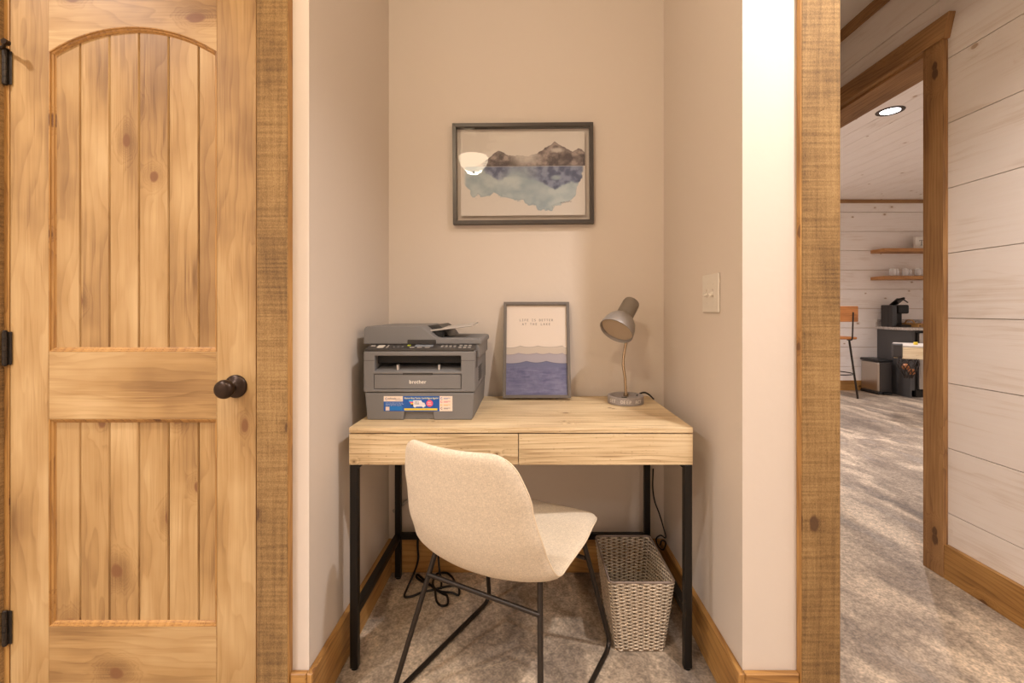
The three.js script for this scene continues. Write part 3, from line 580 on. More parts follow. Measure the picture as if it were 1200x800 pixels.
  [['#5b78b8', 'Enroll'], ['#d9607a', 'Print'], ['#e2b03a', 'Save'], ['#43405a', 'Relax']].forEach(([c, q], i) => { k.strokeStyle = c; k.lineWidth = 6; k.beginPath(); k.arc(862, 34 + i * 50, 13, 0.4, 5.6); k.stroke(); R(c, 892, 26 + i * 50, 100, 6); R(c, 892, 38 + i * 50, 64, 6); });
  const st = new THREE.CanvasTexture(cvs); st.colorSpace = THREE.SRGBColorSpace;
  const sg = new THREE.PlaneGeometry(X(530.2) - X(449.6), Y(464) - Y(481.6)).translate((X(530.2) + X(449.6)) / 2, (Y(464) + Y(481.6)) / 2, -(PF + 0.0004));
  wpart('sticker', sg, std({ map: st, roughness: 0.4 }), pt, 'blue promotional sticker');
}

// ---------------------------------------------------------------- framed pictures
function frameBars(parent, w, h, bar, dep, m, mw = 0.4, mh = 2) { // around 0..h, centred in x, back at z = 0
  const mk = (pts) => { const s = new THREE.Shape(); pts.forEach(([x, y], i) => i ? s.lineTo(x, y) : s.moveTo(x, y)); s.closePath(); return new THREE.ExtrudeGeometry(s, { depth: dep - 0.002, bevelEnabled: true, bevelSize: 0.001, bevelThickness: 0.001, bevelOffset: -0.001, bevelSegments: 1 }).translate(0, 0, 0.001); };
  const a = w / 2;
  for (const [pts, g] of [[[[-a, 0], [a, 0], [a - bar, bar], [-a + bar, bar]], 'x'], [[[-a, h], [-a + bar, h - bar], [a - bar, h - bar], [a, h]], 'x'], [[[-a, 0], [-a + bar, bar], [-a + bar, h - bar], [-a, h]], 'y'], [[[a, 0], [a, h], [a - bar, h - bar], [a - bar, bar]], 'y']])
    part('frame_bar', boxUV(mk(pts), g, mw, mh), m, parent);
}
{ // watercolour in a floating glass frame on the wall
  const gf = 1.942, w = 0.602, h = 0.431, x = px(613.5, 1.945), y0 = py(262.3, 1.945), dep = 0.03;
  const o = thing('framed_watercolour', 'mountain lake watercolour in a thin dark frame on the nook wall', 'picture', [x, y0, -(BACK - 0.0015)]);
  o.rotation.z = 0.008;
  frameBars(o, w, h, 0.0165, dep, std({ color: 0x4a443f, roughness: 0.35, metalness: 0.35 }));
  const pw = 0.533, ph = 0.358, ridge = (u) => 0.59 + 0.035 * Math.exp(-(((u - 0.3) / 0.09) ** 2)) * 4 + 0.1 * Math.exp(-(((u - 0.5) / 0.14) ** 2)) + 0.27 * Math.max(0, 1 - Math.abs(u - 0.755) / (u < 0.755 ? 0.21 : 0.3)) + 0.03 * fbm(u * 30, 1, 30, 3, 5, 3) + (u > 0.88 ? 0.1 * smooth(0.88, 0.97, u) : 0);
  const art = tex(1024, 688, (u, v) => {
    const n = fbm(u * 9, v * 7, 9, 7, 301, 5), n2 = 0.5 + 1.25 * (fbm(u * 22, v * 16, 22, 16, 303, 6) - 0.5), gr = noise(u * 500, v * 340, 500, 340, 307);
    let c = [206 + gr * 6, 198 + gr * 6, 188 + gr * 6];
    const H = 0.59, edge = (d, wdt) => smooth(wdt, 0, Math.abs(d));
    const leftEnd = smooth(0.13, 0.24, u + (n - 0.5) * 0.1);
    const top = ridge(u) + (n2 - 0.5) * 0.03;
    if (v > H) {
      const far = 0.73 + 0.05 * Math.sin(u * 9) + (n - 0.5) * 0.1; if (v < far && u > 0.3) c = mix3(c, [170, 160, 150], 0.35 * smooth(far, far - 0.08, v) + 0.2 * edge(v - far, 0.012));
      const inside = smooth(0.012, -0.006, v - top) * leftEnd;
      const mist = smooth(0.16, 0.04, Math.hypot((u - 0.52) * 0.9, v - 0.71 + (n - 0.5) * 0.1)) * 0.75 + smooth(0.05, 0.015, Math.hypot((u - 0.775) * 0.7, v - 0.77 + (n - 0.5) * 0.06)) * 0.8;
      const tone = mix3([150, 136, 128], [72, 62, 62], clamp(0.5 + (n2 - 0.5) * 2.4 + (0.66 - v) * 2.2));
      c = mix3(c, tone, inside * (1 - clamp(mist)) * 0.92);
      c = mix3(c, [84, 72, 72], edge(v - top, 0.008) * leftEnd * 0.6 * (1 - clamp(mist)));
    } else {
      const d = H - v, mir = ridge(u) - H, low = [[0, 0.15], [0.05, 0.26], [0.1, 0.36], [0.25, 0.33], [0.4, 0.38], [0.5, 0.43], [0.68, 0.53], [0.82, 0.46], [0.92, 0.34], [0.97, 0.12], [1, 0.05]];
      let lim = 0; for (let i = 0; i < low.length - 1; i++) if (u <= low[i + 1][0]) { lim = lerp(low[i][1], low[i + 1][1], (u - low[i][0]) / (low[i + 1][0] - low[i][0])); break; }
      lim += (n2 - 0.5) * 0.1;
      const wash = smooth(0.012, -0.01, d - lim) * smooth(0.02, 0.05, u) * smooth(0.995, 0.965, u);
      c = mix3(c, mix3([172, 186, 188], [132, 152, 164], clamp(0.5 + (n - 0.5) * 2.6)), wash * 0.8);
      c = mix3(c, [104, 128, 142], wash * edge(d - lim, 0.014) * 0.5);
      const refl = smooth(0.02, -0.03, d - mir * 1.05 - (n - 0.5) * 0.12) * wash * leftEnd;
      const mist = smooth(0.2, 0.05, Math.hypot(u - 0.47, d - 0.14)) * 0.8 + smooth(0.045, 0.015, Math.hypot((u - 0.765) * 0.8, d - 0.14)) * 0.9;
      c = mix3(c, mix3([128, 136, 160], [70, 76, 104], clamp(0.55 + (n2 - 0.5) * 2.5)), refl * (1 - clamp(mist)) * 0.85);
    }
    if (Math.abs(v - H) < 0.006 && u > 0.14 && u < 0.99) c = mix3(c, v > H ? [70, 62, 66] : [210, 205, 198], 0.7);
    // scribbled signature
    const su = (u - 0.845) / 0.045, sv = (v - 0.155) / 0.02; if (Math.abs(su) < 1 && Math.abs(sv - su * 0.6 - 0.35 * Math.sin(su * 13)) < 0.16) c = mix3(c, [70, 64, 66], 0.8);
    return c;
  });
  const paper = std({ map: art, roughness: 0.85 });
  const pm = part('artwork', new THREE.PlaneGeometry(pw, ph).translate(-0.001, h / 2 + 0.001, 0.0178), paper, o, 'mountain and lake watercolour sheet');
  part('sheet_backing', cbox(pw, ph, 0.0025, 0.0005).translate(-0.001, h / 2 + 0.001, 0.0162), M.white, pm);
  part('glass_pane', new THREE.PlaneGeometry(w - 0.03, h - 0.03).translate(0, h / 2, 0.0245), M.glass, o);
}
{ // quote print leaning on the wall
  const D = 1.853, w = 0.279, h = 0.404, xb = px(629.2, D), lean = Math.atan2(BACK - 0.004 - 0.02 - D, h);
  const o = thing('leaning_print', 'grey framed lake print with navy waves and typed words leaning on the desk', 'picture', [xb, DT + 0.0055, -(D + 0.018)]);
  o.rotation.x = -lean;
  frameBars(o, w, h, 0.0125, 0.018, std({ color: 0x6c645d, roughness: 0.5 }));
  const cvs = document.createElement('canvas'); cvs.width = 640; cvs.height = 956; const k = cvs.getContext('2d');
  k.fillStyle = '#e4d6c8'; k.fillRect(0, 0, 640, 956);
  k.fillStyle = '#85786d'; k.font = 'bold 32px monospace';
  const spaced = (q, cx, y, st) => { const x0 = cx - (q.length - 1) * st / 2; for (let i = 0; i < q.length; i++) k.fillText(q[i], x0 + i * st - 9, y); };
  spaced('LIFE IS BETTER', 316, 178, 26); spaced('AT THE LAKE', 316, 222, 28);
  const wave = (y, amp, peaks, c) => { k.fillStyle = c; k.beginPath(); k.moveTo(0, 956); k.lineTo(0, y + amp);
    let prev = 0; for (const q of peaks) { const m = (prev + q) / 2; k.quadraticCurveTo(m, y + amp * 1.7, q, y - amp * 0.4); prev = q; }
    k.quadraticCurveTo((prev + 640) / 2, y + amp * 1.6, 640, y + amp); k.lineTo(640, 956); k.closePath(); k.fill(); };
  const bands = [[446, 14, [150, 330, 590], '#9d948f'], [450, 14, [150, 330, 590], '#c9bcae'], [522, 12, [130, 320, 450, 590], '#8e8790'], [527, 12, [130, 320, 450, 590], '#aaa3ab'], [608, 16, [215, 420], '#4c5068'], [612, 16, [215, 420], '#6a6e8e']];
  for (const b of bands) wave(...b);
  const R = rng(5); for (let i = 0; i < 900; i++) { const y = 660 + R() * 296, a = R(); k.fillStyle = a < 0.5 ? 'rgba(140,144,176,0.10)' : 'rgba(70,74,110,0.10)'; k.fillRect(R() * 640 - 40, y, 30 + R() * 90, 8 + R() * 34); }
  const t = new THREE.CanvasTexture(cvs); t.colorSpace = THREE.SRGBColorSpace;
  part('print', new THREE.PlaneGeometry(w - 0.022, h - 0.022).translate(0, h / 2, 0.0055), std({ map: t, roughness: 0.85 }), o, 'cream print with navy wave bands');
  part('back_board', cbox(w - 0.02, h - 0.02, 0.003, 0.0005).translate(0, h / 2, 0.0035), std({ color: 0x8a7864, roughness: 0.9 }), o);
  part('glass_pane', new THREE.PlaneGeometry(w - 0.023, h - 0.023).translate(0, h / 2, 0.0105), M.glass, o);
}

// ---------------------------------------------------------------- desk lamp
{
  const D = 1.805, x = px(733, D);
  const l = thing('desk_lamp', 'grey bell shaded desk lamp with round tray base on the desk', 'lamp', [x, DT, -D]);
  const conc = tex(256, 256, (u, v) => { const n = fbm(u * 40, v * 40, 40, 40, 401, 3), f = noise(u * 128, v * 128, 128, 128, 403), k = 0.9 + 0.1 * n + 0.1 * f; return [158 * k, 150 * k, 146 * k]; });
  const cm = std({ map: conc, roughness: 0.8 });
  const base = part('base', lathe([[0, 0.0006], [0.069, 0.0006], [0.0705, 0.002], [0.0705, 0.030], [0.069, 0.0315], [0.063, 0.0315], [0.0615, 0.030], [0.0605, 0.0225], [0, 0.0225]], 56), cm, l, 'grey concrete look tray base');
  part('switch', cbox(0.02, 0.006, 0.012, 0.002).translate(-0.012, 0.0255, 0.03), M.black, base, 'black rocker switch');
  // worn pale lettering round the rim
  const letters = []; const word = (q, ang0) => { for (let i = 0; i < q.length; i++) { if (q[i] === ' ') continue; const g = new TextGeometry(q[i], { font, size: 0.0125, depth: 0.0005, curveSegments: 2 }); const ang = ang0 + i * 0.155; g.translate(-0.005, 0.009, 0.0702).rotateY(ang); letters.push(g); } };
  word('DEEP', -0.42); word('ACT', 0.4); word('SET', -1.15);
  part('lettering', mergeGeometries(letters), std({ color: 0xd6cec6, roughness: 0.8 }), base, 'pale worn lettering');
  const stem = [[0.006, 0.022, -0.02], [0.004, 0.09, -0.026], [-0.002, 0.15, -0.034], [0.006, 0.21, -0.04], [0.017, 0.262, -0.034], [0.03, 0.31, -0.012]];
  part('stem', mergeGeometries([tubeAlong(stem, 0.0056, { seg: 50, rad: 12 }), new THREE.CylinderGeometry(0.009, 0.01, 0.012, 20).translate(0.006, 0.0285, -0.02)]), M.nickel, l, 'brushed nickel gooseneck stem');
  // shade: lathe about its axis, pointing down, forward and to the side
  const dirA = new THREE.Vector3(-0.5, -0.72, 0.5).normalize(), qa = new THREE.Quaternion().setFromUnitVectors(new THREE.Vector3(0, -1, 0), dirA);
  const opening = new THREE.Vector3(px(722, 1.755) - x, py(388, 1.755) - DT, D - 1.755);
  const put = (g) => g.applyQuaternion(qa).translate(opening.x, opening.y, opening.z);
  const outer = [[0.0665, -0.001], [0.068, 0.001], [0.0672, 0.012], [0.064, 0.03], [0.057, 0.05], [0.046, 0.067], [0.034, 0.077], [0.029, 0.0795]];
  const inner = [[0.0275, 0.0765], [0.033, 0.0745], [0.0445, 0.065], [0.0555, 0.0485], [0.0625, 0.029], [0.0656, 0.012], [0.0665, -0.001]];
  const shade = part('lamp_shade', put(lathe([...inner, ...outer.slice(1)], 56)), M.lampGrey, l, 'grey metal bell shade');
  part('neck_cap', put(lathe([[0.034, 0.0745], [0.034, 0.082], [0.0335, 0.148], [0.031, 0.158], [0.025, 0.163], [0, 0.165]], 40)), M.lampNeck, shade, 'taupe cylindrical lamp head');
  part('diffuser', put(lathe([[0, 0.016], [0.03, 0.0155], [0.0642, 0.0125], [0.0642, 0.0145], [0, 0.018]], 40)), M.lampIn, shade, 'unlit taupe diffuser disc');
  const C = (a, b, d) => [px(a, d) - x, py(b, d) - DT, D - d];
  part('cord', tubeAlong([C(746, 463.5, 1.83), C(750, 461, 1.84), C(755.5, 459.8, 1.85), C(761, 462.6, 1.86), C(764.5, 466, 1.87), C(766, 467.4, 1.88)], 0.0034, { seg: 50 }), M.cord, l, 'black lamp cord');
}
{ // cord hanging under the desk at the back
  const P = (x, y, D) => [px(x, D), py(y, D), -D];
  const pts = [P(765.5, 549, 1.952), P(765, 572, 1.957), P(767.5, 588, 1.952), P(772, 600, 1.945), P(777, 616, 1.92), P(780, 630, 1.9), P(774, 627, 1.895), P(769, 631, 1.895), P(771.5, 640, 1.89), P(777, 644, 1.885), P(780, 635, 1.88), P(776, 633, 1.88), P(773, 639, 1.88)];
  const t = thing('hanging_cord', 'thin black cord hanging from the desk into a small loop above the baseboard', 'cord', [0.55, 0, -1.92]);
  wpart('cable', tubeAlong(pts, 0.003, { seg: 140 }), M.cord, t);
  const F = (x, y, D = null) => { const d = D ?? 1.1235 * FOCAL / (y - 364); return [px(x, d), D ? py(y, D) : 0.0055, -d]; };
  const coil = [P(490.5, 552, 1.93), P(490, 600, 1.935), P(489.5, 640, 1.935), P(490, 655, 1.93), F(485, 672, 1.87), F(478, 688), F(474.5, 700), F(482, 699.5), F(496, 694), F(506, 692), F(520, 688.5), F(534, 687), F(538, 692), F(537, 698), F(530, 697), F(515, 694), F(505, 688), F(497, 681), F(489, 675), F(488, 678), F(497, 684), F(508, 690), F(512, 706), F(518, 712.5), F(524, 709), F(524, 701), F(518, 696), F(509, 691), F(508, 680), F(513, 674), F(523, 673), F(529, 677), F(533, 684)].map((q, i) => i > 10 ? [q[0], q[1] + 0.006 * Math.abs(Math.sin(i * 1.7)), q[2]] : q);
  const k = thing('power_cord', 'black power cord dropped in loose coils on the concrete under the desk', 'cord', [-0.4, 0, -1.85]);
  wpart('cable', tubeAlong(coil, 0.0045, { seg: 320 }), M.cord, k);
  wpart('cable', tubeAlong([P(513, 640, 1.93), F(515, 668, 1.9), F(517, 680), F(517, 690)], 0.0042, { seg: 40 }), M.cord, k);
  const g = thing('grey_cable', 'short silver grey cable arching from the desk leg behind the chair', 'cord', [-0.5, 0, -1.93]);
  wpart('cable', tubeAlong([P(461, 599, 1.953), P(467, 595, 1.954), P(473, 590, 1.955), P(480, 585, 1.958), P(490, 582, 1.96)], 0.0075, { seg: 40 }), M.greyCord, g);
}

// ---------------------------------------------------------------- wicker basket
{
  const cxb = 0.374, cD = 1.632, H = 0.242, o = thing('wicker_basket', 'rectangular grey beige woven wicker waste basket under the desk', 'basket', [cxb, 0, -cD]);
  const wTex = tex(256, 256, (u, v) => { const n = noise(u * 90, v * 6, 90, 6, 501), m = fbm(u * 24, v * 24, 24, 24, 503, 3), k = 0.72 + 0.34 * n + 0.2 * (m - 0.5); return [226 * k, 208 * k, 184 * k]; });
  const wm = std({ map: wTex, roughness: 0.8 }), wd = std({ color: 0x7d6a55, roughness: 0.85 });
  const hx = (t) => lerp(0.078, 0.1065, t), hz = (t) => lerp(0.126, 0.153, t);
  const loop = (t, u) => {                             // u in 0..1 round the rounded rectangle
    const a = hx(t), b = hz(t), r = 0.014, segs = [2 * (a - r), Math.PI * r / 2, 2 * (b - r), Math.PI * r / 2, 2 * (a - r), Math.PI * r / 2, 2 * (b - r), Math.PI * r / 2], tot = segs.reduce((x, y) => x + y);
    let d = mod(u, 1) * tot, k = 0; while (d > segs[k] && k < 7) { d -= segs[k]; k++; }
    const side = k >> 1, f = d / segs[k];
    const cs = [[-a + r, b, 1, 0], [a, b - r, 0, -1], [a - r, -b, -1, 0], [-a, -b + r, 0, 1]][side];
    if (!(k & 1)) return [cs[0] + cs[2] * d, cs[1] + cs[3] * d, -cs[3], cs[2]];
    const cc = [[a - r, b - r, Math.PI / 2], [a - r, -b + r, 0], [-a + r, -b + r, -Math.PI / 2], [-a + r, b - r, Math.PI]][side], an = cc[2] - f * Math.PI / 2;
    return [cc[0] + r * Math.cos(an), cc[1] + r * Math.sin(an), Math.cos(an), Math.sin(an)];
  };
  const ring = (pts, r, n, vOff) => {                  // closed tube, frames from the vertical
    const pos = [], uv = [], idx = [], m = pts.length;
    for (let i = 0; i <= m; i++) {
      const p = pts[i % m], a = pts[(i + m - 1) % m], b = pts[(i + 1) % m], t = new THREE.Vector3(b[0] - a[0], b[1] - a[1], b[2] - a[2]).normalize(), s = new THREE.Vector3(0, 1, 0).cross(t).normalize(), up = t.clone().cross(s);
      for (let k = 0; k <= n; k++) { const an = k / n * Math.PI * 2, c = Math.cos(an) * r, d = Math.sin(an) * r * 1.15; pos.push(p[0] + s.x * c + up.x * d, p[1] + s.y * c + up.y * d, p[2] + s.z * c + up.z * d); uv.push(i / 40, k / n + vOff); }
    }
    for (let i = 0; i < m; i++) for (let k = 0; k < n; k++) { const a = i * (n + 1) + k, b = a + 1, c = a + n + 1, d = c + 1; idx.push(a, c, b, b, c, d); }
    const g = new THREE.BufferGeometry(); g.setAttribute('position', new THREE.Float32BufferAttribute(pos, 3)); g.setAttribute('uv', new THREE.Float32BufferAttribute(uv, 2)); g.setIndex(idx); g.computeVertexNormals(); return g;
  };
  const ST = 48, ROWS = 40, rows = [], R = rng(9);
  for (let j = 0; j < ROWS; j++) {
    const pts = []; for (let i = 0; i < ST * 4; i++) {
      const t = (j + 0.8) / (ROWS + 0.6), [x, z, nx, nz] = loop(t, i / (ST * 4)), off = 0.0034 * Math.cos(Math.PI * i / 4 + Math.PI * j), w = 0.0006 * (R() - 0.5);
      pts.push([x + nx * off, t * H + w, z + nz * off]);
    }
    rows.push(ring(pts, 0.0025, 5, R()));
  }
  const wv = part('woven_wall', mergeGeometries(rows), wm, o, 'woven wicker strands'); wv.userData.kind = 'stuff';
  const stakes = []; for (let i = 0; i < ST; i++) { const [x0, z0] = loop(0, i / ST), [x1, z1] = loop(1, i / ST); stakes.push(rod([x0, 0.004, z0], [x1, H - 0.003, z1], 0.0021, 5)); }
  const sk = part('stakes', mergeGeometries(stakes), wd, o, 'upright wicker stakes'); sk.userData.kind = 'stuff';
  const rimP = []; for (let i = 0; i < 160; i++) { const [x, z] = loop(1, i / 160); rimP.push([x, H, z]); }
  part('rim', ring(rimP, 0.0036, 8, 0), std({ color: 0x86766a, roughness: 0.6 }), o);
  const botP = []; for (let i = 0; i < 160; i++) { const [x, z] = loop(0.01, i / 160); botP.push([x, 0.0045, z]); }
  part('base_rim', ring(botP, 0.0038, 6, 0), wd, o);
  part('bottom', cbox(0.148, 0.005, 0.244, 0.001).translate(0, 0.0065, 0), wd, o);
}

// ---------------------------------------------------------------- light switch
{
  const o = thing('light_switch', 'white double toggle light switch plate on the nook side wall', 'switch', [IN_R - 0.001, py(343.5, 1.455), -1.455]);
  const g = new RoundedBoxGeometry(0.006, 0.122, 0.126, 2, 0.0025).translate(-0.003, 0, 0);
  part('plate', g, M.whitePlastic, o);
  for (const d of [-0.023, 0.023]) {
    const t = part('toggle', cbox(0.016, 0.0095, 0.009, 0.0015).rotateZ(0.5).translate(-0.012, -0.004, d), M.whitePlastic, o);
    part('toggle_well', cbox(0.002, 0.026, 0.0115, 0.0006).translate(-0.0063, 0, d), std({ color: 0xcfc4b4, roughness: 0.5 }), t);
    for (const y of [0.03, -0.03]) part('screw', new THREE.CylinderGeometry(0.0032, 0.0032, 0.001, 12).rotateZ(Math.PI / 2).translate(-0.0063, y, d), M.whitePlastic, o);
  }
}

// ---------------------------------------------------------------- room beyond the doorway
const far = (x, y, D) => [px(x, D), py(y, D), -D];
{ // counter run: end cabinet, appliance, worktop
  const CX = 4.955, C0 = 5.885, C1 = 6.445, TOP = 0.905;
  const slate = std({ color: 0x4a4745, roughness: 0.55 });
  const cab = thing('base_cabinet', 'dark grey end cabinet under the granite counter', 'cabinet', [CX + 0.05, 0, -C0]);
  wpart('end_panel', ext(CX, CX + 0.02, 0.001, TOP - 0.035, C0, C1, 0.002), slate, cab);
  wpart('carcass', ext(CX + 0.0205, CX + 0.075, 0.09, TOP - 0.035, C0 + 0.02, C1, 0.001), slate, cab);
  wpart('plinth', ext(CX + 0.0205, CX + 0.075, 0.001, 0.089, C0 + 0.06, C1, 0.001), M.black, cab);
  const steel = std({ color: 0xb4aca4, roughness: 0.3, metalness: 0.9 });
  const fr = thing('wine_cooler', 'stainless steel under counter cooler beside the dark grey cabinet', 'appliance', [CX + 0.38, 0, -C0 - 0.3]);
  wpart('body', ext(CX + 0.08, CX + 0.68, 0.012, TOP - 0.04, C0 + 0.03, C1 - 0.01, 0.002), M.black, fr);
  wpart('door', ext(CX + 0.115, CX + 0.675, 0.11, TOP - 0.07, C0 - 0.005, C0 + 0.028, 0.003), steel, fr);
  wpart('handle', rod([CX + 0.15, 0.25, -(C0 - 0.045)], [CX + 0.15, 0.75, -(C0 - 0.045)], 0.009), steel, fr);
  wpart('foot_grille', ext(CX + 0.09, CX + 0.67, 0.001, 0.1, C0 + 0.02, C0 + 0.03, 0.001), M.black, fr);
  const rest = thing('base_cabinet', 'dark grey cabinet beyond the stainless cooler', 'cabinet', [CX + 1.2, 0, -C0 - 0.3]);
  wpart('carcass', ext(CX + 0.69, 6.88, 0.09, TOP - 0.035, C0 + 0.02, C1, 0.001), slate, rest);
  wpart('plinth', ext(CX + 0.69, 6.88, 0.001, 0.089, C0 + 0.06, C1, 0.001), M.black, rest);
  for (let k = 0; k < 2; k++) { const dr = wpart('door', ext(CX + 0.7 + k * 0.6, CX + 1.29 + k * 0.6, 0.1, TOP - 0.045, C0, C0 + 0.019, 0.003), slate, rest); wpart('handle', rod([CX + 1.25 + k * 0.6 - k * 0.5, 0.6, -(C0 - 0.025)], [CX + 1.25 + k * 0.6 - k * 0.5, 0.75, -(C0 - 0.025)], 0.006), steel, dr); }
  const gran = tex(512, 512, (u, v) => { const a = noise(u * 90, v * 90, 90, 90, 601), b = noise(u * 200, v * 200, 200, 200, 603), c = fbm(u * 14, v * 14, 14, 14, 605, 3); let q = mix3([206, 196, 184], [150, 134, 122], smooth(0.4, 0.75, a * 0.6 + c * 0.4)); if (b > 0.8) q = [92, 80, 74]; if (b < 0.14) q = [236, 228, 218]; return q; });
  const gm = std({ map: gran, roughness: 0.2 });
  const wt = thing('granite_worktop', 'speckled pale granite worktop carrying the coffee machine', 'worktop', [CX + 0.9, TOP - 0.034, -6.15]);
  wpart('slab', boxUV(ext(CX - 0.025, 6.88, TOP - 0.034, TOP, C0 - 0.03, C1, 0.004), 'x', 0.5, 0.5), gm, wt);
  wpart('backsplash', boxUV(ext(CX - 0.02, 6.88, TOP + 0.0005, TOP + 0.1, C1 - 0.022, C1, 0.002), 'x', 0.5, 0.5), gm, wt);
  // coffee machine
  const m = thing('coffee_machine', 'black single cup coffee machine with raised lid on the granite counter', 'coffee machine', [5.075, TOP, -6.29]);
  part('reservoir', new RoundedBoxGeometry(0.075, 0.30, 0.2, 2, 0.012).translate(-0.075, 0.151, 0), std({ color: 0x2b2827, roughness: 0.25 }), m);
  part('body', new RoundedBoxGeometry(0.14, 0.30, 0.11, 2, 0.015).translate(0.037, 0.151, -0.05), M.black, m);
  const hd = part('brew_head', new RoundedBoxGeometry(0.14, 0.12, 0.13, 2, 0.02).translate(0.037, 0.242, 0.06), M.black, m);
  part('lid', new RoundedBoxGeometry(0.13, 0.03, 0.17, 2, 0.012).rotateX(-0.5).rotateZ(0.25).translate(0.037, 0.345, 0.0), M.black, hd);
  part('lid_handle', bentTube([[-0.02, 0.33, 0.1], [0.0, 0.385, 0.03], [0.09, 0.385, 0.03], [0.1, 0.335, 0.1]], 0.008, 0.02), std({ color: 0x55504c, roughness: 0.3, metalness: 0.6 }), hd);
  part('drip_tray', new RoundedBoxGeometry(0.14, 0.03, 0.15, 2, 0.006).translate(0.037, 0.016, 0.08), M.steelDark, m);
  // serving tray
  const tr = thing('wooden_tray', 'brown wooden serving tray with arched handle on the counter', 'tray', [5.43, TOP, -6.2]);
  const tw = std({ map: trimTex, roughness: 0.6 });
  part('tray_base', boxUV(cbox(0.44, 0.012, 0.28, 0.002).translate(0, 0.0065, 0), 'x', 0.4, 2), tw, tr);
  for (const z of [-0.136, 0.136]) part('tray_side', boxUV(cbox(0.44, 0.05, 0.01, 0.002).translate(0, 0.026, z), 'x', 0.4, 2), tw, tr);
  for (const x of [-0.214, 0.214]) { part('tray_side', boxUV(cbox(0.01, 0.05, 0.262, 0.002).translate(x, 0.026, 0), 'z', 0.4, 2), tw, tr); part('handle', bentTube([[x, 0.045, -0.08], [x - 0.004, 0.095, -0.05], [x - 0.004, 0.095, 0.05], [x, 0.045, 0.08]], 0.009, 0.03), tw, tr); }
  const nb = thing('napkin_bag', 'small pink and white packet lying in the wooden tray', 'packet', [5.48, TOP + 0.0135, -6.2]);
  part('packet', new RoundedBoxGeometry(0.17, 0.07, 0.1, 3, 0.03).translate(0, 0.036, 0), std({ color: 0xd8b9b4, roughness: 0.5 }), nb);
  part('band', new RoundedBoxGeometry(0.06, 0.0712, 0.1012, 3, 0.03).translate(0.01, 0.036, 0), std({ color: 0xb85a5a, roughness: 0.5 }), nb);
}
{ // pedal bin
  const b = thing('pedal_bin', 'stainless steel pedal bin with black lid in front of the grey cabinet', 'bin', [4.79, 0, -6.25]);
  const steel = std({ color: 0xb9aea2, roughness: 0.28, metalness: 0.95 }), blk = std({ color: 0x1a1817, roughness: 0.4 });
  part('body', new RoundedBoxGeometry(0.19, 0.41, 0.33, 3, 0.03).translate(0, 0.235, 0), steel, b);
  part('front_shell', new RoundedBoxGeometry(0.165, 0.40, 0.02, 3, 0.008).translate(0.006, 0.236, 0.162), std({ color: 0x4a4644, roughness: 0.35, metalness: 0.7 }), b);
  part('lid', new RoundedBoxGeometry(0.2, 0.035, 0.345, 3, 0.014).translate(0, 0.456, 0), blk, b);
  part('base_ring', new RoundedBoxGeometry(0.196, 0.036, 0.336, 3, 0.014).translate(0, 0.0185, 0), blk, b);
  part('pedal', cbox(0.09, 0.02, 0.04, 0.005).translate(0.01, 0.022, 0.185), blk, b);
}
{ // bar stool, seat facing the counter
  const s = thing('bar_stool', 'brown wood and dark metal bar stool with low plank backrest', 'stool', [4.03, 0, -5.99], Math.PI + 0.05);
  const sw = std({ map: darkTrimTex, color: new THREE.Color().setRGB(1.5, 1.1, 0.8), roughness: 0.45 });
  part('seat', boxUV(new RoundedBoxGeometry(0.37, 0.032, 0.36, 2, 0.012).translate(0, 0.775, 0), 'x', 0.4, 2), sw, s);
  part('backrest', boxUV(new RoundedBoxGeometry(0.35, 0.2, 0.022, 2, 0.01).translate(0, 1.085, -0.2), 'x', 0.4, 2), sw, s);
  for (const x of [-0.1, 0.1]) part('back_post', bentTube([[x, 0.752, -0.12], [x, 0.752, -0.2], [x, 1.1, -0.216]], 0.009, 0.03), M.steelDark, s);
  for (const x of [-1, 1]) for (const z of [-1, 1]) part('leg', rod([x * 0.12, 0.762, z * 0.12], [x * 0.185, 0.002, z * 0.185], 0.012), M.steelDark, s);
  const k = 0.4 / 0.76, q = 0.12 + 0.065 * (0.76 - 0.31) / 0.76;
  part('foot_ring', new THREE.TorusGeometry(q * 1.36, 0.007, 8, 48).rotateX(Math.PI / 2).translate(0, 0.31, 0), M.steelDark, s);
}
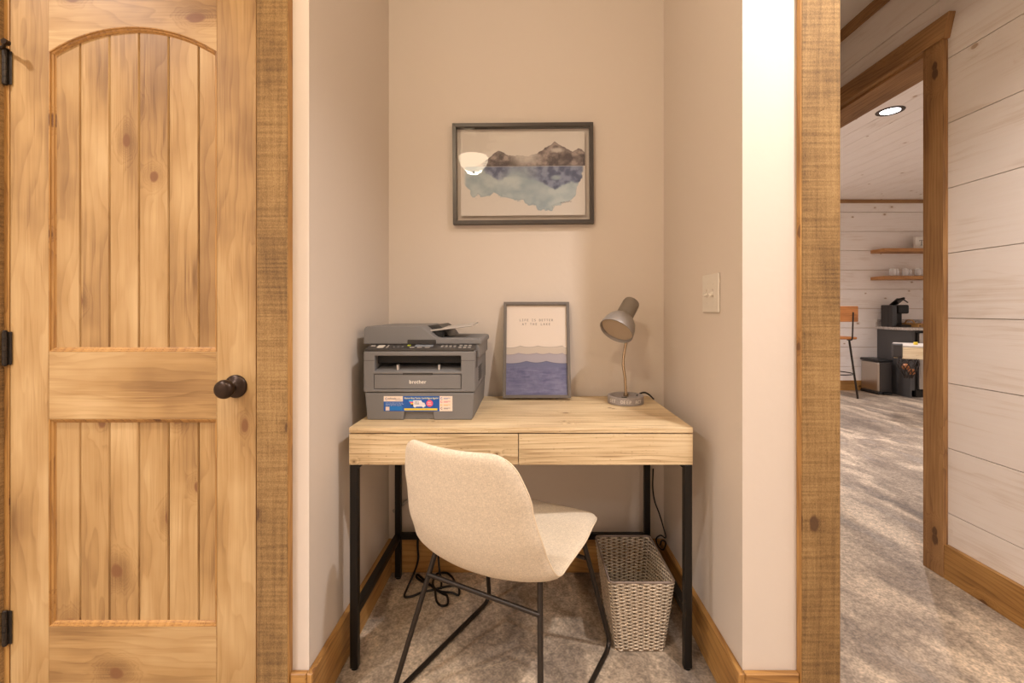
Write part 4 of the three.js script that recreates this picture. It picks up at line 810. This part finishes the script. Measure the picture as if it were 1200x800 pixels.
{ // shelves and what stands on them
  const SW = std({ map: darkTrimTex, color: new THREE.Color().setRGB(1.25, 1.12, 1.0), roughness: 0.55 });
  const mk = (y, label) => { const o = thing('floating_shelf', label, 'shelf', [5.6, y, -6.325]); wpart('board', boxUV(ext(4.865, 6.4, y, y + 0.045, 6.2, 6.449, 0.003), 'x', 0.4, 2), SW, o); return y + 0.045; };
  const up = mk(py(294.5, 6.2), 'upper brown floating shelf holding the white sign'), low = mk(py(327, 6.2), 'lower brown floating shelf holding a row of glasses');
  const gl = phys({ color: 0xffffff, roughness: 0.08, transmission: 0.72, thickness: 0, ior: 1.5 });
  const first = thing('stemless_glass', 'clear stemless glass in the row on the lower shelf', 'glass', [0, 0, 0], 0, 'glasses on the lower shelf');
  part('bowl', lathe([[0, 0.003], [0.026, 0.003], [0.036, 0.02], [0.041, 0.045], [0.039, 0.075], [0.034, 0.105]], 28), gl, first);
  part('rim', new THREE.TorusGeometry(0.034, 0.0012, 6, 28).rotateX(Math.PI / 2).translate(0, 0.105, 0), gl, first);
  const spots = [...Array(8)].map((_, i) => [5.05 + i * 0.089, 6.29 + (i % 2) * 0.05]);
  spots.forEach(([x, d], i) => { const o = i ? first.clone() : first; if (i) { o.name = numbered('stemless_glass'); scene.add(o); } o.userData.label = `clear stemless glass, ${['first', 'second', 'third', 'fourth', 'fifth', 'sixth', 'seventh', 'eighth'][i]} from the open end of the lower shelf`; o.position.set(x, low, -d); });
  const sg = thing('word_sign', 'white block sign with grey lettering on the upper shelf', 'sign', [5.53, up, -6.31]);
  part('block', cbox(0.32, 0.17, 0.04, 0.003).translate(0, 0.0855, 0), M.white, sg);
  const bd = std({ color: 0x6a625c, roughness: 0.7 });
  const serif = await new FontLoader().loadAsync('fonts/droid/droid_serif_regular.typeface.json');
  part('lettering', new TextGeometry('Ti', { font: serif, size: 0.075, depth: 0.002, curveSegments: 4 }).translate(-0.11, 0.05, 0.02), bd, sg, 'grey serif lettering');
}
{ // narrow game table with a net pocket at its corner, turned to the room
  const T = 0.80, L = 1.7, Wd = 0.44, turn = -0.66;
  const t = thing('game_table', 'light wood game table with a black cornered net pocket', 'table', [3.5, 0, -4.36], turn);
  const lw = std({ map: oakTex, roughness: 0.5 }), bx = (x0, x1, y0, y1, z0, z1, c = 0.004) => cbox(x1 - x0, y1 - y0, z1 - z0, c).translate((x0 + x1) / 2, (y0 + y1) / 2, (z0 + z1) / 2);
  part('rail', boxUV(bx(0.07, L, T - 0.13, T - 0.02, -0.03, 0), 'x', 0.36, 1.5), lw, t);
  part('rail', boxUV(bx(0.07, L, T - 0.13, T - 0.02, -Wd, -Wd + 0.03), 'x', 0.36, 1.5), lw, t);
  part('rail', boxUV(bx(0.01, 0.04, T - 0.13, T - 0.02, -Wd, -0.06), 'z', 0.36, 1.5), lw, t);
  part('rail', boxUV(bx(L - 0.03, L, T - 0.13, T - 0.02, -Wd + 0.031, -0.031), 'z', 0.36, 1.5), lw, t);
  part('playfield', bx(0.01, L, T - 0.019, T, -Wd, 0), std({ color: 0xc9beb0, roughness: 0.6 }), t, 'pale table surface');
  const pk = part('pocket_bracket', bx(-0.005, 0.075, T - 0.12, T + 0.012, -0.065, 0.014, 0.012), std({ color: 0x3a3532, roughness: 0.4 }), t, 'dark leather corner bracket');
  const net = [], nx = 0.115, nz = 0.03;
  const ringP = (k, a) => { const y = T - 0.125 - k * 0.045, r = [0.075, 0.083, 0.07, 0.045, 0.028][k]; return [nx + r * Math.cos(a), y, nz + r * 0.7 * Math.sin(a)]; };
  for (let k = 0; k < 4; k++) for (let i = 0; i < 10; i++) { const a = (i + (k % 2) * 0.5) / 10 * Math.PI * 2; for (const e of [-0.5, 0.5]) net.push(rod(ringP(k, a), ringP(k + 1, a + e / 10 * Math.PI * 2), 0.0045, 5)); }
  part('net', mergeGeometries(net), std({ color: 0x2a211b, roughness: 0.7 }), pk, 'dark knotted net');
  for (const [i, j] of [[0, 0], [1, 0], [0, 1], [1, 1]]) part('leg', boxUV(bx(0.5 + i * 1.0, 0.58 + i * 1.0, 0.001, T - 0.13, -0.12 - j * 0.24, -0.04 - j * 0.24, 0.006), 'y', 0.36, 1.5), lw, t);
  for (const [x, y] of [[-0.018, -0.2], [0.024, -0.245]]) part('net_ball', new THREE.SphereGeometry(0.03, 20, 14).translate(nx + x, T + y, nz), std({ color: 0xa8683a, roughness: 0.35 }), pk, 'tan ball caught in the net');
  const ck = thing('yellow_chalk', 'small yellow cube on the game table', 'chalk', [px(1073, 4.36), T + 0.0005, -4.36]);
  part('cube_block', cbox(0.026, 0.026, 0.026, 0.003).translate(0, 0.013, 0), std({ color: 0xd9b93a, roughness: 0.6 }), ck);
}

// ---------------------------------------------------------------- lamps
function downlight(x, D, col, cd, i) {
  const seen = i === 6, where = ['in the pale ceiling before the hall opening', 'in the pale ceiling before the pine door', 'added unseen as fill in the pale ceiling midway along the shiplap wall', 'added unseen as fill in the pale ceiling midway along the side wall facing the shiplap', 'in the pale ceiling by the shiplap wall, away from the nook', 'in the pale ceiling corner farthest from the hall', '', 'in the plank ceiling nearest the bar stool', 'in the plank ceiling by the near end wall', 'in the plank ceiling over the game table end'][i];
  const o = thing('recessed_downlight', seen ? 'lit round recessed downlight with dark trim in the plank ceiling' : 'round recessed downlight ' + where, 'light', [x, CEIL, -D], 0, seen ? undefined : i < 6 ? 'downlights in the nook room ceiling' : 'downlights in the far room ceiling');
  part('trim_ring', lathe([[0.066, -0.0005], [0.066, -0.003], [0.072, -0.0065], [0.094, -0.004], [0.096, -0.0005]], 48), i > 5 ? std({ color: 0x4a423c, roughness: 0.5 }) : M.white, o);
  part('light_lens', lathe([[0, -0.0022], [0.0655, -0.0022], [0.0655, -0.0006]], 40), std({ color: 0xffffff, emissive: col, emissiveIntensity: 9, roughness: 0.4 }), o);
  const s = new THREE.SpotLight(col, cd, 0, CAN_ANGLE, CAN_SOFT, 2); s.position.set(x, CEIL - 0.02, -D); s.target.position.set(x, 0, -D); s.castShadow = true; s.shadow.radius = 2; s.shadow.mapSize.set(1024, 1024);
  scene.add(s); scene.add(s.target);
}
CANS.forEach((c, i) => downlight(...c, i));
{ // ceiling fan with a glass bowl, mirrored in the picture glass
  const f = thing('ceiling_fan', 'ceiling fan with pale blades and lit glass bowl', 'fan', [FAN.x, FAN.y, -FAN.d]);
  const bz = std({ color: 0x5a4634, roughness: 0.4, metalness: 0.6 });
  part('motor_housing', lathe([[0, 0.4 - 0.0005], [0.085, 0.4 - 0.0005], [0.09, 0.33], [0.12, 0.29], [0.125, 0.2], [0.095, 0.14], [0.07, 0.1], [0.105, 0.075], [0.105, 0.062], [0, 0.062]], 40), bz, f);
  part('light_bowl', lathe([[0, -0.055], [0.035, -0.051], [0.075, -0.034], [0.1, -0.008], [0.115, 0.03], [0.118, 0.06], [0.115, 0.061]], 44), phys({ color: 0xfff2dc, emissive: BULB, emissiveIntensity: 9, roughness: 0.5, side: THREE.DoubleSide }), f, 'glowing alabaster glass bowl');
  part('finial', new THREE.SphereGeometry(0.012, 16, 10).translate(0, -0.062, 0), bz, f);
  const bl = std({ color: 0xd9cfc0, roughness: 0.5 });
  for (let i = 0; i < 5; i++) {
    const a = i / 5 * Math.PI * 2 + 0.35, s = new THREE.Shape(); s.moveTo(0.17, -0.05); s.lineTo(0.6, -0.068); s.quadraticCurveTo(0.64, -0.06, 0.64, 0); s.quadraticCurveTo(0.64, 0.06, 0.6, 0.068); s.lineTo(0.17, 0.05); s.closePath();
    const g = new THREE.ExtrudeGeometry(s, { depth: 0.006, bevelEnabled: false }).rotateX(-Math.PI / 2 + 0.2).translate(0, 0.17, 0).rotateY(a);
    const b = part('blade', g, bl, f); part('blade_iron', cbox(0.1, 0.006, 0.03, 0.002).translate(0.15, 0.165, 0).rotateY(a), bz, b);
  }
  const p = new THREE.PointLight(BULB, FAN.power, 0, 2); p.position.set(FAN.x, FAN.y + 0.0, -FAN.d); p.castShadow = true; p.shadow.radius = 4; p.shadow.mapSize.set(1024, 1024); scene.add(p);
}
renderer.render(scene, camera);
